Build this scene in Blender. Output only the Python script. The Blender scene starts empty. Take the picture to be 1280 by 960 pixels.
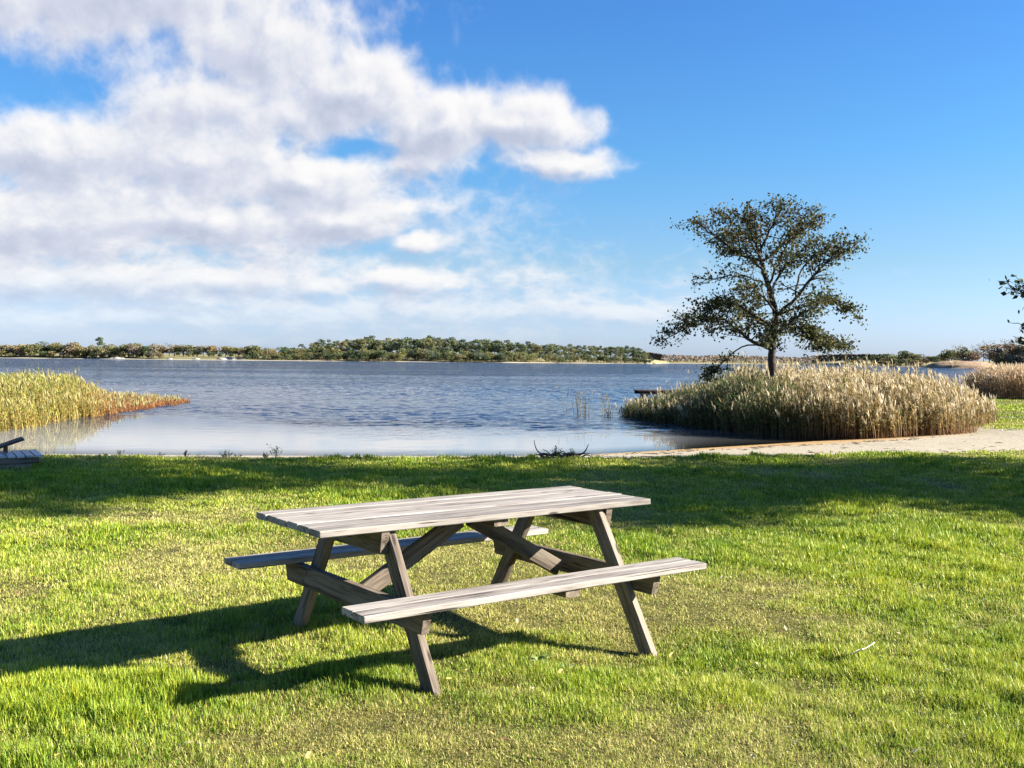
import bpy, math, random
import numpy as np
from mathutils import Matrix, Vector

random.seed(7)
RNG = np.random.default_rng(7)
S = bpy.context.scene
COL = S.collection
WATER_Z = -0.4
SUN_AZ = math.radians(-1.6)      # measured from +X towards +Y (direction TO the sun)
SUN_EL = math.radians(24.9)
EXPOSURE = 2.2
SUN_STRENGTH = 5.0
SKY_STRENGTH = 0.05


# ------------------------------------------------------------------ helpers
def tag(o, label=None, cat=None, group=None, kind=None):
    if label: o['label'] = label
    if cat: o['category'] = cat
    if group: o['group'] = group
    if kind: o['kind'] = kind
    return o


def empty(name, loc=(0, 0, 0), rz=0.0):
    o = bpy.data.objects.new(name, None)
    o.empty_display_size = 0.2
    COL.objects.link(o)
    o.location = loc
    o.rotation_euler = (0, 0, rz)
    return o


def mesh_np(name, verts, quads=None, tris=None, mat=None, parent=None, attrs=None, smooth=False):
    """verts (n,3); quads (a,4); tris (b,3); attrs {name: (type, array)} on points."""
    verts = np.asarray(verts, dtype=np.float32)
    quads = np.zeros((0, 4), np.int32) if quads is None else np.asarray(quads, np.int32)
    tris = np.zeros((0, 3), np.int32) if tris is None else np.asarray(tris, np.int32)
    me = bpy.data.meshes.new(name)
    nq, nt = len(quads), len(tris)
    me.vertices.add(len(verts))
    me.vertices.foreach_set('co', verts.ravel())
    me.loops.add(nq * 4 + nt * 3)
    me.loops.foreach_set('vertex_index', np.concatenate([quads.ravel(), tris.ravel()]).astype(np.int32))
    me.polygons.add(nq + nt)
    starts = np.concatenate([np.arange(nq) * 4, nq * 4 + np.arange(nt) * 3]).astype(np.int32)
    me.polygons.foreach_set('loop_start', starts)
    if smooth:
        me.polygons.foreach_set('use_smooth', np.ones(nq + nt, dtype=bool))
    if attrs:
        for k, (t, arr) in attrs.items():
            a = me.attributes.new(k, t, 'POINT')
            arr = np.asarray(arr, np.float32)
            if t == 'FLOAT':
                a.data.foreach_set('value', arr.ravel())
            else:
                a.data.foreach_set('color', arr.ravel())
    me.update(calc_edges=True)
    if not smooth:
        me.shade_flat()
    me.validate()
    if mat: me.materials.append(mat)
    o = bpy.data.objects.new(name, me)
    COL.objects.link(o)
    if parent: o.parent = parent
    return o


def vnoise(x, y, seed=0):
    """value noise in [0,1], numpy."""
    xi = np.floor(x).astype(np.int64); yi = np.floor(y).astype(np.int64)
    fx = x - xi; fy = y - yi
    fx = fx * fx * (3 - 2 * fx); fy = fy * fy * (3 - 2 * fy)

    def h(a, b):
        n = (a * 374761393 + b * 668265263 + seed * 974711) & 0xFFFFFFFF
        n = ((n ^ (n >> 13)) * 1274126177) & 0xFFFFFFFF
        n = n ^ (n >> 16)
        return (n & 0xFFFF) / 65535.0
    return (h(xi, yi) * (1 - fx) + h(xi + 1, yi) * fx) * (1 - fy) + (h(xi, yi + 1) * (1 - fx) + h(xi + 1, yi + 1) * fx) * fy


def fbm(x, y, seed=0, octv=4):
    s = 0.0; a = 0.5; t = 0.0
    for i in range(octv):
        s = s + a * vnoise(x * 2 ** i + 17.3 * i, y * 2 ** i - 9.1 * i, seed + i * 31)
        t += a; a *= 0.5
    return s / t


def sstep(a, b, x):
    t = np.clip((x - a) / (b - a), 0, 1)
    return t * t * (3 - 2 * t)


class Tubes:
    """collects tapered tubes, quads and boxes for one mesh."""
    def __init__(s):
        s.v = []; s.q = []; s.t = []; s.n = 0

    def tube(s, pts, rad, sides=6, cap=True):
        pts = np.asarray(pts, float); rad = np.asarray(rad, float)
        n = len(pts)
        d = np.gradient(pts, axis=0)
        d /= np.linalg.norm(d, axis=1, keepdims=True) + 1e-9
        ref = np.array([0.3, 1.0, 0.2]) if abs(d[0][2]) > 0.5 else np.array([0, 0, 1.0])
        a = np.cross(d, ref); a /= np.linalg.norm(a, axis=1, keepdims=True) + 1e-9
        b = np.cross(d, a)
        th = np.linspace(0, 2 * np.pi, sides, endpoint=False)
        ring = pts[:, None, :] + rad[:, None, None] * (np.cos(th)[None, :, None] * a[:, None, :] + np.sin(th)[None, :, None] * b[:, None, :])
        base = s.n
        s.v.append(ring.reshape(-1, 3)); s.n += n * sides
        i = np.arange(n - 1)[:, None] * sides; j = np.arange(sides)[None, :]; k = (j + 1) % sides
        q = np.stack([i + j, i + k, i + sides + k, i + sides + j], -1).reshape(-1, 4) + base
        s.q.append(q)
        if cap:
            s.v.append(pts[-1:] + d[-1:] * rad[-1] * 0.5); c = s.n; s.n += 1
            l = base + (n - 1) * sides
            s.t.append(np.array([[l + m, l + (m + 1) % sides, c] for m in range(sides)]))

    def build(s, name, mat, parent=None, smooth=True):
        return mesh_np(name, np.concatenate(s.v), np.concatenate(s.q) if s.q else None,
                       np.concatenate(s.t) if s.t else None, mat, parent, smooth=smooth)


# ------------------------------------------------------------------ node helpers
class NT:
    def __init__(s, tree):
        s.t = tree; s.n = tree.nodes; s.l = tree.links

    def new(s, kind, **kw):
        n = s.n.new(kind)
        for k, v in kw.items(): setattr(n, k, v)
        return n

    def put(s, sock, v):
        if isinstance(v, bpy.types.NodeSocket): s.l.new(v, sock)
        elif isinstance(v, (tuple, list)):
            if len(v) == 3 and sock.type == 'RGBA': v = (*v, 1)
            sock.default_value = v
        else: sock.default_value = v

    def m(s, op, a, b=None, c=None, clamp=False):
        n = s.new('ShaderNodeMath', operation=op, use_clamp=clamp)
        s.put(n.inputs[0], a)
        if b is not None: s.put(n.inputs[1], b)
        if c is not None: s.put(n.inputs[2], c)
        return n.outputs[0]

    def vm(s, op, a, b=None, out=0, scale=None):
        n = s.new('ShaderNodeVectorMath', operation=op)
        s.put(n.inputs[0], a)
        if b is not None: s.put(n.inputs[1], b)
        if scale is not None: s.put(n.inputs['Scale'], scale)
        return n.outputs[out]

    def length(s, a):
        n = s.new('ShaderNodeVectorMath', operation='LENGTH'); s.put(n.inputs[0], a)
        return n.outputs['Value']

    def noise(s, vec, scale=5, detail=3, rough=0.5, dist=0.0, color=False):
        n = s.new('ShaderNodeTexNoise')
        if vec is not None: s.put(n.inputs['Vector'], vec)
        s.put(n.inputs['Scale'], scale); s.put(n.inputs['Detail'], detail)
        s.put(n.inputs['Roughness'], rough); s.put(n.inputs['Distortion'], dist)
        return n.outputs['Color' if color else 'Fac']

    def mix(s, f, a, b, blend='MIX'):
        n = s.new('ShaderNodeMix', data_type='RGBA', blend_type=blend)
        s.put(n.inputs['Factor'], f); s.put(n.inputs['A'], a) if False else None
        ins = [i for i in n.inputs if i.type == 'RGBA']
        s.put(n.inputs[0], f); s.put(ins[0], a); s.put(ins[1], b)
        return [o for o in n.outputs if o.type == 'RGBA'][0]

    def rng(s, v, a, b, c=0.0, d=1.0, kind='SMOOTHSTEP'):
        n = s.new('ShaderNodeMapRange', interpolation_type=kind)
        s.put(n.inputs[0], v)
        for i, k in enumerate((a, b, c, d)): s.put(n.inputs[i + 1], k)
        return n.outputs[0]

    def ramp(s, f, stops):
        n = s.new('ShaderNodeValToRGB')
        s.put(n.inputs[0], f)
        e = n.color_ramp.elements
        while len(e) < len(stops): e.new(0.5)
        for el, (p, c) in zip(e, stops):
            el.position = p; el.color = (*c, 1)
        return n.outputs[0]

    def xyz(s, v):
        n = s.new('ShaderNodeSeparateXYZ'); s.put(n.inputs[0], v)
        return n.outputs

    def comb(s, x=0, y=0, z=0):
        n = s.new('ShaderNodeCombineXYZ')
        for i, k in enumerate((x, y, z)): s.put(n.inputs[i], k)
        return n.outputs[0]

    def attr(s, name, out='Fac'):
        n = s.new('ShaderNodeAttribute', attribute_name=name)
        return n.outputs[out]

    def bump(s, h, dist=0.01, strength=1.0):
        n = s.new('ShaderNodeBump')
        s.put(n.inputs['Height'], h); s.put(n.inputs['Distance'], dist); s.put(n.inputs['Strength'], strength)
        return n.outputs[0]


def material(name):
    m = bpy.data.materials.new(name); m.use_nodes = True
    t = NT(m.node_tree)
    b = m.node_tree.nodes['Principled BSDF']
    return m, t, b


def leaf_material(name, color_fn, trans=0.45, rough=0.55, spec=0.3):
    """diffuse/gloss + translucent for thin leaves and blades."""
    m, t, b = material(name)
    c = color_fn(t)
    t.put(b.inputs['Base Color'], c); b.inputs['Roughness'].default_value = rough
    b.inputs['Specular IOR Level'].default_value = spec
    tr = t.new('ShaderNodeBsdfTranslucent'); t.put(tr.inputs['Color'], c)
    mx = t.new('ShaderNodeMixShader'); mx.inputs[0].default_value = trans
    t.l.new(b.outputs[0], mx.inputs[1]); t.l.new(tr.outputs[0], mx.inputs[2])
    out = [n for n in t.n if n.type == 'OUTPUT_MATERIAL'][0]
    t.l.new(mx.outputs[0], out.inputs[0])
    return m


# ------------------------------------------------------------------ materials
def mat_wood(name, light, mid, dark, knots=True, rough=0.75, spec=0.15):
    m, t, b = material(name)
    uv = t.new('ShaderNodeAttribute', attribute_name='grain').outputs['Vector']  # x along the board
    x, y, z = t.xyz(uv)[0:3]
    tone = t.rng(t.new('ShaderNodeAttribute', attribute_name='grain').outputs['Alpha'], 0, 1, 0.72, 1.12, 'LINEAR')
    v1 = t.comb(t.m('MULTIPLY', x, 1.6), t.m('MULTIPLY', y, 26.0), t.m('MULTIPLY', z, 26.0))
    v2 = t.comb(t.m('MULTIPLY', x, 5.0), t.m('MULTIPLY', y, 110.0), t.m('MULTIPLY', z, 110.0))
    v3 = t.comb(t.m('MULTIPLY', x, 1.0), t.m('MULTIPLY', y, 4.0), t.m('MULTIPLY', z, 4.0))
    n1 = t.noise(v1, 1.0, 5, 0.62, 0.6); n2 = t.noise(v2, 1.0, 3, 0.6); n3 = t.noise(v3, 2.2, 4, 0.6)
    f = t.m('ADD', t.m('MULTIPLY', n1, 0.55), t.m('ADD', t.m('MULTIPLY', n2, 0.3), t.m('MULTIPLY', n3, 0.35)))
    c = t.ramp(f, [(0.42, dark), (0.54, mid), (0.66, light)])
    crack = t.rng(t.noise(t.comb(t.m('MULTIPLY', x, 2.2), t.m('MULTIPLY', y, 60), t.m('MULTIPLY', z, 60)), 1.0, 2, 0.5), 0.30, 0.37)
    c = t.mix(crack, tuple(k * 0.35 for k in dark), c)
    if knots:
        vo = t.new('ShaderNodeTexVoronoi', feature='F1')
        t.put(vo.inputs['Vector'], t.comb(t.m('MULTIPLY', x, 2.6), t.m('MULTIPLY', y, 9.0), t.m('MULTIPLY', z, 9.0)))
        vo.inputs['Scale'].default_value = 1.0
        k = t.rng(vo.outputs['Distance'], 0.05, 0.13)
        c = t.mix(k, tuple(q * 0.3 for q in mid), c)
    c = t.mix(1.0, c, t.comb(tone, tone, tone), 'MULTIPLY')
    t.put(b.inputs['Base Color'], c)
    b.inputs['Roughness'].default_value = rough
    b.inputs['Specular IOR Level'].default_value = spec
    t.put(b.inputs['Normal'], t.bump(t.m('MULTIPLY', f, crack), 0.004, 0.7))
    return m


M = {}
M['wood_top'] = mat_wood('weathered_wood', (0.310, 0.282, 0.255), (0.205, 0.180, 0.164), (0.070, 0.060, 0.056))
M['wood_leg'] = mat_wood('brown_wood', (0.19, 0.155, 0.122), (0.10, 0.076, 0.058), (0.040, 0.030, 0.024))
M['wood_deck'] = mat_wood('grey_wood', (0.44, 0.44, 0.45), (0.36, 0.36, 0.37), (0.22, 0.22, 0.23), knots=False, rough=0.45, spec=0.6)
M['wood_dark'] = mat_wood('dark_wood', (0.10, 0.075, 0.06), (0.06, 0.045, 0.04), (0.03, 0.024, 0.02), knots=False)


def mat_plain(name, c1, c2, scale=6, rough=0.85, bump=0.0):
    m, t, b = material(name)
    g = t.new('ShaderNodeNewGeometry').outputs['Position']
    n = t.noise(g, scale, 5, 0.6)
    t.put(b.inputs['Base Color'], t.mix(t.rng(n, 0.3, 0.7), c1, c2))
    b.inputs['Roughness'].default_value = rough
    b.inputs['Specular IOR Level'].default_value = 0.2
    if bump: t.put(b.inputs['Normal'], t.bump(n, bump, 1.0))
    return m


M['stone'] = mat_plain('concrete', (0.30, 0.28, 0.26), (0.20, 0.19, 0.18), 14, bump=0.01)
M['granite'] = mat_plain('granite', (0.30, 0.205, 0.13), (0.19, 0.13, 0.085), 0.5)
M['bark'] = mat_plain('bark', (0.055, 0.045, 0.038), (0.028, 0.023, 0.02), 9, bump=0.02)
M['bark_far'] = mat_plain('pine_bark', (0.10, 0.07, 0.05), (0.06, 0.045, 0.036), 2)
M['twig'] = mat_plain('driftwood', (0.10, 0.08, 0.065), (0.05, 0.042, 0.036), 20)
M['bleached'] = mat_plain('bleached_twig', (0.62, 0.58, 0.52), (0.5, 0.46, 0.4), 30)


def mat_attr_leaf(name, trans=0.4, rough=0.6, spec=0.25):
    return leaf_material(name, lambda t: t.attr('Col', 'Color'), trans, rough, spec)


M['leaf'] = mat_attr_leaf('leaves', 0.3, 0.7, 0.08)
M['reed'] = mat_attr_leaf('reeds', 0.35, 0.6, 0.3)
M['blade'] = None


def grass_color(t):
    dry = t.attr('dry'); tint = t.attr('tint'); hgt = t.attr('hgt')
    g = t.ramp(tint, [(0.0, (0.085, 0.165, 0.012)), (0.5, (0.200, 0.290, 0.018)), (1.0, (0.420, 0.430, 0.040))])
    d = t.ramp(tint, [(0.0, (0.24, 0.18, 0.06)), (0.5, (0.44, 0.37, 0.13)), (1.0, (0.62, 0.55, 0.26))])
    return t.mix(dry, g, d)


M['blade'] = leaf_material('grass_blades', grass_color, 0.30, 0.5, 0.25)


def far_leaf(name):
    """crown colour of far trees comes from the object colour, with a leaf clump variation."""
    def fn(t):
        oi = t.new('ShaderNodeObjectInfo')
        v = t.attr('var')
        c = t.mix(t.rng(v, 0, 1, 0.0, 1.0, 'LINEAR'), (0.68, 0.68, 0.70), (1.30, 1.28, 1.24))
        return t.mix(1.0, oi.outputs['Color'], c, 'MULTIPLY')
    return leaf_material(name, fn, 0.2, 0.7, 0.15)


M['far_leaf'] = far_leaf('far_foliage')

# ------------------------------------------------------------------ terrain
XL = np.array([-60, -7.5, -5.5, -3, 0, 1.3, 2.8, 5, 7.3, 9.5, 12, 13.5, 16, 60])
YL = np.array([16.4, 16.5, 16.45, 16.55, 16.75, 16.85, 17.15, 17.8, 18.5, 19.25, 20.2, 21.5, 24, 30.0])   # lawn edge
XW = np.array([-60, -9.5, -7, -4, 0, 1.7, 3.6, 5.6, 7.5, 10, 12.5, 14.5, 18, 24, 40, 80])
YW = np.array([21.0, 21.2, 21.1, 21.3, 21.7, 22.2, 23.5, 25.0, 26.4, 28.6, 31.5, 40, 50, 60, 62, 64.0])      # waterline
AZF = np.radians([-180, -60, -40, -26.2, -14.6, 0, 7.6, 8.6, 15.4, 17.6, 20.2, 22, 26, 40, 60, 180])
RF = np.array([400, 500, 700, 926, 820, 853, 1000, 1450, 1500, 950, 760, 720, 640, 500, 400, 400.0])             # far shore


def yl(x): return np.interp(x, XL, YL)
def yw(x): return np.interp(x, XW, YW)


REEDR = np.array([(3.9, 37.5), (5.4, 31.85), (6.54, 28.3), (7.57, 27.2), (9.2, 26.6), (11.9, 27.6), (14.5, 30.9), (16.0, 36), (15.0, 42), (11, 46), (7, 44), (5, 41)])


def poly_sd(px, py, poly):
    """signed distance to polygon, positive inside (numpy)."""
    d = np.full(px.shape, 1e9); inside = np.zeros(px.shape, bool)
    n = len(poly)
    for i in range(n):
        ax, ay = poly[i]; bx, by = poly[(i + 1) % n]
        ex, ey = bx - ax, by - ay
        t = np.clip(((px - ax) * ex + (py - ay) * ey) / (ex * ex + ey * ey), 0, 1)
        d = np.minimum(d, np.hypot(px - ax - t * ex, py - ay - t * ey))
        c = ((ay > py) != (by > py)) & (px < (bx - ax) * (py - ay) / (by - ay + 1e-12) + ax)
        inside ^= c
    return np.where(inside, d, -d)


def micro(x, y):
    return 0.035 * (fbm(x * 0.35, y * 0.35, 3, 3) - 0.5) + 0.022 * (fbm(x * 1.3, y * 1.3, 9, 2) - 0.5)


def ground_z(x, y):
    x = np.asarray(x, float); y = np.asarray(y, float)
    L = yl(x); W = yw(x)
    t = np.clip((y - L) / np.maximum(W - L, 0.5), 0, 1)
    z = -0.4 * t ** 1.15
    back = x > 13.0                                             # grassy bank on the far right behind the beach
    bank = sstep(12.5, 14.5, x) * sstep(24, 31, y) * sstep(0, 4, W - y)
    z = z * (1 - bank) + (-0.1) * bank
    over = y - W
    z = np.where(over > 0, np.maximum(-0.4 - over * 0.06, -2.2), z)
    sd = poly_sd(x, y, REEDR)
    z = np.maximum(z, np.where(sd > -3, -1.5 + 1.2 * sstep(-0.8, 2.2, sd), -5))
    lawn = 1 - t
    z = z + micro(x, y) * np.clip(lawn + bank, 0.15, 1) * (over < 0)
    z = z - 0.04 * np.exp(-((x - 0.79) ** 2 + (y - 5.7) ** 2) / 0.5)
    # far shores
    r = np.hypot(x, y); az = np.arctan2(x, y)
    rs = np.interp(az, AZF, RF) + 14 * (vnoise(az * 60, az * 0 + 2.0, 5) - 0.5) * (r > 200)
    far = -0.4 + np.clip((r - rs), -20, 1e9) * 0.06
    far = np.minimum(far, 1.6 + 1.2 * fbm(x * 0.012, y * 0.012, 21, 3) + np.clip(r - rs - 60, 0, 400) * 0.008)
    front = np.abs(az) < math.radians(100)
    z = np.where(front & (r > 150), np.maximum(z, far), z)
    return z


def build_terrain():
    m, t, b = material('ground')
    pos = t.new('ShaderNodeNewGeometry').outputs['Position']
    x, y, z = t.xyz(pos)[0:3]
    lawn = t.attr('lawn')
    n_big = t.noise(pos, 0.9, 4, 0.6); n_fine = t.noise(pos, 38, 3, 0.7); n_mid = t.noise(pos, 7, 4, 0.6)
    soil = t.ramp(t.m('ADD', t.m('MULTIPLY', n_fine, 0.6), t.m('MULTIPLY', n_mid, 0.4)),
                  [(0.38, (0.022, 0.022, 0.007)), (0.52, (0.085, 0.078, 0.022)), (0.70, (0.22, 0.185, 0.06))])
    sand = t.mix(t.rng(n_mid, 0.35, 0.7), (0.38, 0.34, 0.262), (0.30, 0.258, 0.188))
    sand = t.mix(t.rng(n_fine, 0.35, 0.6), t.mix(1.0, sand, (0.72, 0.7, 0.68), 'MULTIPLY'), sand)
    debris = t.rng(t.noise(t.comb(t.m('MULTIPLY', x, 0.8), t.m('MULTIPLY', y, 0.55), 0), 1.0, 5, 0.7), 0.52, 0.66)
    sand = t.mix(t.m('MULTIPLY', debris, 0.25), sand, (0.16, 0.125, 0.08))
    zz = t.m('ADD', z, t.m('MULTIPLY', t.m('SUBTRACT', n_big, 0.5), 0.12))
    wet = t.rng(zz, -0.36, -0.22)
    sand = t.mix(wet, (0.33, 0.205, 0.085), sand)
    bed = t.rng(z, -1.8, -0.5)
    sand = t.mix(bed, (0.05, 0.05, 0.03), sand)
    c = t.mix(lawn, sand, soil)
    far = t.attr('farland')
    farc = t.ramp(t.noise(pos, 0.02, 6, 0.6), [(0.35, (0.10, 0.10, 0.04)), (0.5, (0.19, 0.165, 0.075)), (0.65, (0.30, 0.25, 0.14))])
    farc = t.mix(t.rng(t.m('ADD', z, t.m('MULTIPLY', t.noise(pos, 0.08, 3), 0.9)), 0.25, 0.5), (0.34, 0.31, 0.26), farc)
    c = t.mix(far, c, farc)
    t.put(b.inputs['Base Color'], c)
    b.inputs['Roughness'].default_value = 0.9
    b.inputs['Specular IOR Level'].default_value = 0.15
    t.put(b.inputs['Normal'], t.bump(t.m('ADD', n_fine, n_mid), 0.02, 0.6))
    # polar sheet around the standpoint
    a1 = np.radians(np.linspace(-42, 42, 421)); a2 = np.radians(np.linspace(42, 318, 93))[1:-1]
    az = np.concatenate([a1, a2])
    r = np.concatenate([np.linspace(0.6, 3, 6)[:-1], np.geomspace(3, 70, 230)[:-1], np.geomspace(70, 600, 40)[:-1],
                        np.linspace(600, 1700, 130)[:-1], np.geomspace(1700, 9000, 20)])
    A, R = np.meshgrid(az, r)
    X = R * np.sin(A); Y = R * np.cos(A)
    Z = ground_z(X, Y)
    Z = np.where(R > 2600, np.minimum(Z, 4), Z)
    na, nr = len(az), len(r)
    i = np.arange(nr - 1)[:, None] * na; j = np.arange(na)[None, :]; k = (j + 1) % na
    q = np.stack([i + j, i + na + j, i + na + k, i + k], -1).reshape(-1, 4)
    q = q[:, ::-1]
    V = np.stack([X, Y, Z], -1).reshape(-1, 3)
    V = np.vstack([V, [[0, 0, float(ground_z(0., 0.))]]])
    tri = np.array([[len(V) - 1, (m_ + 1) % na, m_] for m_ in range(na)])
    lawnv = lawn_mask(V[:, 0], V[:, 1])
    farv = (np.hypot(V[:, 0], V[:, 1]) > 250).astype(float)
    o = mesh_np('ground', V, q, tri, m, attrs={'lawn': ('FLOAT', lawnv), 'farland': ('FLOAT', farv)}, smooth=True)
    return tag(o, kind='structure')


def lawn_mask(x, y):
    edge = yl(x) + 0.25 * (fbm(x * 1.7, y * 1.7, 40, 3) - 0.5)
    a = sstep(0.12, -0.12, y - edge)
    bank = sstep(13.0, 14.2, x + 0.8 * (fbm(x, y, 4, 2) - 0.5)) * sstep(26.5, 30, y) * sstep(0.5, 1.5, yw(x) - y)
    return np.maximum(a, bank)


build_terrain()


# ------------------------------------------------------------------ water
WAVE = (0.42, 0.13, 0.022)


def build_water():
    m, t, b = material('lake_water')
    pos = t.new('ShaderNodeNewGeometry').outputs['Position']
    x, y, z = t.xyz(pos)[0:3]
    dep = t.attr('depth'); calm = t.attr('calm')
    gust = t.rng(t.noise(t.comb(t.m('MULTIPLY', x, 0.010), t.m('MULTIPLY', y, 0.045), 0), 1.0, 4, 0.6), 0.35, 0.65, 0.5, 1.2)
    amp = t.m('MULTIPLY', t.m('MULTIPLY', calm, gust), t.rng(y, 30, 110, 0.25, 1.15))
    g = bpy.data.node_groups.new('wave_height', 'ShaderNodeTree')
    g.interface.new_socket('P', in_out='INPUT', socket_type='NodeSocketVector')
    g.interface.new_socket('Amp', in_out='INPUT', socket_type='NodeSocketFloat')
    g.interface.new_socket('H', in_out='OUTPUT', socket_type='NodeSocketFloat')
    k = NT(g); gi = k.new('NodeGroupInput'); go = k.new('NodeGroupOutput')
    px, py, _ = k.xyz(gi.outputs['P'])[0:3]
    xr = k.m('ADD', k.m('MULTIPLY', px, 0.95), k.m('MULTIPLY', py, 0.30))
    yr = k.m('SUBTRACT', k.m('MULTIPLY', py, 0.95), k.m('MULTIPLY', px, 0.30))
    def wn(sx, sy, zz, det):
        return k.noise(k.comb(k.m('MULTIPLY', xr, sx), k.m('MULTIPLY', yr, sy), zz), 1.0, det, 0.5, 0.25)
    hh = k.m('ADD', k.m('MULTIPLY', wn(0.75, 1.05, 0.0, 1), WAVE[0]), k.m('ADD', k.m('MULTIPLY', wn(2.0, 3.0, 4.0, 1), WAVE[1]), k.m('MULTIPLY', wn(6.0, 8.0, 8.0, 1), WAVE[2])))
    hh = k.m('MULTIPLY', hh, gi.outputs['Amp'])
    k.l.new(hh, go.inputs[0])

    def hgt(off):
        n = t.new('ShaderNodeGroup', node_tree=g)
        t.put(n.inputs['P'], t.vm('ADD', pos, off)); t.put(n.inputs['Amp'], amp)
        return n.outputs[0]
    E_ = 0.025
    h0 = hgt((0, 0, 0)); hx = hgt((E_, 0, 0)); hy = hgt((0, E_, 0))
    nx = t.m('DIVIDE', t.m('SUBTRACT', h0, hx), E_); ny = t.m('DIVIDE', t.m('SUBTRACT', h0, hy), E_)
    nrm = t.vm('NORMALIZE', t.vm('ADD', t.new('ShaderNodeNewGeometry').outputs['Normal'], t.comb(nx, ny, 0.0)))
    body = t.mix(t.rng(dep, 0.16, 0.85), (0.270, 0.278, 0.290), (0.022, 0.038, 0.072))
    dif = t.new('ShaderNodeBsdfDiffuse'); t.put(dif.inputs['Color'], body)
    tra = t.new('ShaderNodeBsdfTransparent'); tra.inputs['Color'].default_value = (0.80, 0.74, 0.60, 1)
    m1 = t.new('ShaderNodeMixShader'); t.put(m1.inputs[0], t.rng(t.m('DIVIDE', dep, t.attr('clear')), 0.0, 1.0, 0.0, 1.0, 'LINEAR'))
    t.l.new(tra.outputs[0], m1.inputs[1]); t.l.new(dif.outputs[0], m1.inputs[2])
    gl = t.new('ShaderNodeBsdfGlossy'); gl.inputs['Roughness'].default_value = 0.03; t.put(gl.inputs['Normal'], nrm)
    fr = t.new('ShaderNodeFresnel'); fr.inputs['IOR'].default_value = 1.333; t.put(fr.inputs['Normal'], nrm)
    m2 = t.new('ShaderNodeMixShader'); t.l.new(fr.outputs[0], m2.inputs[0])
    t.l.new(m1.outputs[0], m2.inputs[1]); t.l.new(gl.outputs[0], m2.inputs[2])
    out = [n for n in t.n if n.type == 'OUTPUT_MATERIAL'][0]
    t.l.new(m2.outputs[0], out.inputs[0])
    az = np.concatenate([np.radians(np.linspace(-60, -30, 40))[:-1], np.radians(np.linspace(-30, 30, 1150)), np.radians(np.linspace(30, 60, 40))[1:]])
    rr = [12.0]
    while rr[-1] < 2600:
        q_ = rr[-1]
        rr.append(q_ + (0.5 if q_ < 19 else 0.085 + max(0.0, q_ - 45) * 0.004))
    r = np.array(rr)
    A, R = np.meshgrid(az, r)
    X = R * np.sin(A); Y = R * np.cos(A)
    na, nr = len(az), len(r)
    i = np.arange(nr - 1)[:, None] * na; j = np.arange(na - 1)[None, :]
    q = np.stack([i + j, i + j + 1, i + na + j + 1, i + na + j], -1).reshape(-1, 4)
    V = np.stack([X, Y, np.full_like(X, WATER_Z)], -1).reshape(-1, 3)
    x_, y_ = V[:, 0], V[:, 1]
    depth = WATER_Z - ground_z(x_, y_)
    off = y_ - yw(x_)
    edge = 5.5 + 2.0 * (fbm(x_ * 0.35, y_ * 0.5, 70, 3) - 0.5) + 9.0 * sstep(-3, -12, x_)
    edge = edge * np.where(x_ > 3, np.clip((9 - x_) / 6, 0.25, 1), 1)
    calm = 0.02 + 0.98 * sstep(-1.5, 3.5, off - edge)
    lee = 1 - 0.75 * sstep(-4, 0.5, poly_sd(x_, y_, REEDR))
    gust = 0.42 + 0.95 * sstep(0.32, 0.68, fbm(x_ * 0.022, y_ * 0.05, 71, 4))
    band = 0.85 + 0.15 * np.exp(-((y_ - 34) / 7.0) ** 2)
    ampl = calm * lee * gust * band
    # short wind waves: many small sines around the wind direction
    rng = np.random.default_rng(5); hgt_ = np.zeros(len(V)); R_ = np.hypot(x_, y_)
    for k_ in range(54):
        lam = 0.22 * (1.3 / 0.22) ** rng.random()
        th = math.radians(-65) + rng.normal(0, 0.55)
        kx, ky = 2 * math.pi / lam * math.cos(th), 2 * math.pi / lam * math.sin(th)
        am = 0.0030 * lam ** 0.9
        fade = np.clip(1.4 - 0.004 * np.maximum(R_ - 45, 0) / lam * 2.2, 0, 1)   # waves shorter than the mesh step are left out
        wob = 0.6 * (vnoise(x_ * 0.35 + k_, y_ * 0.35, 300 + k_) - 0.5)
        hgt_ += am * fade * np.sin(kx * x_ + ky * y_ + rng.random() * 6.28 + wob * 6)
    V[:, 2] += hgt_ * ampl
    clear = np.where(x_ > 0, 0.10 + 0.5 * sstep(3.2, 5.5, x_), 0.10)
    o = mesh_np('water', V, q, None, m, attrs={'depth': ('FLOAT', depth), 'calm': ('FLOAT', calm), 'clear': ('FLOAT', clear)}, smooth=True)
    return tag(o, kind='structure')


build_water()


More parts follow.
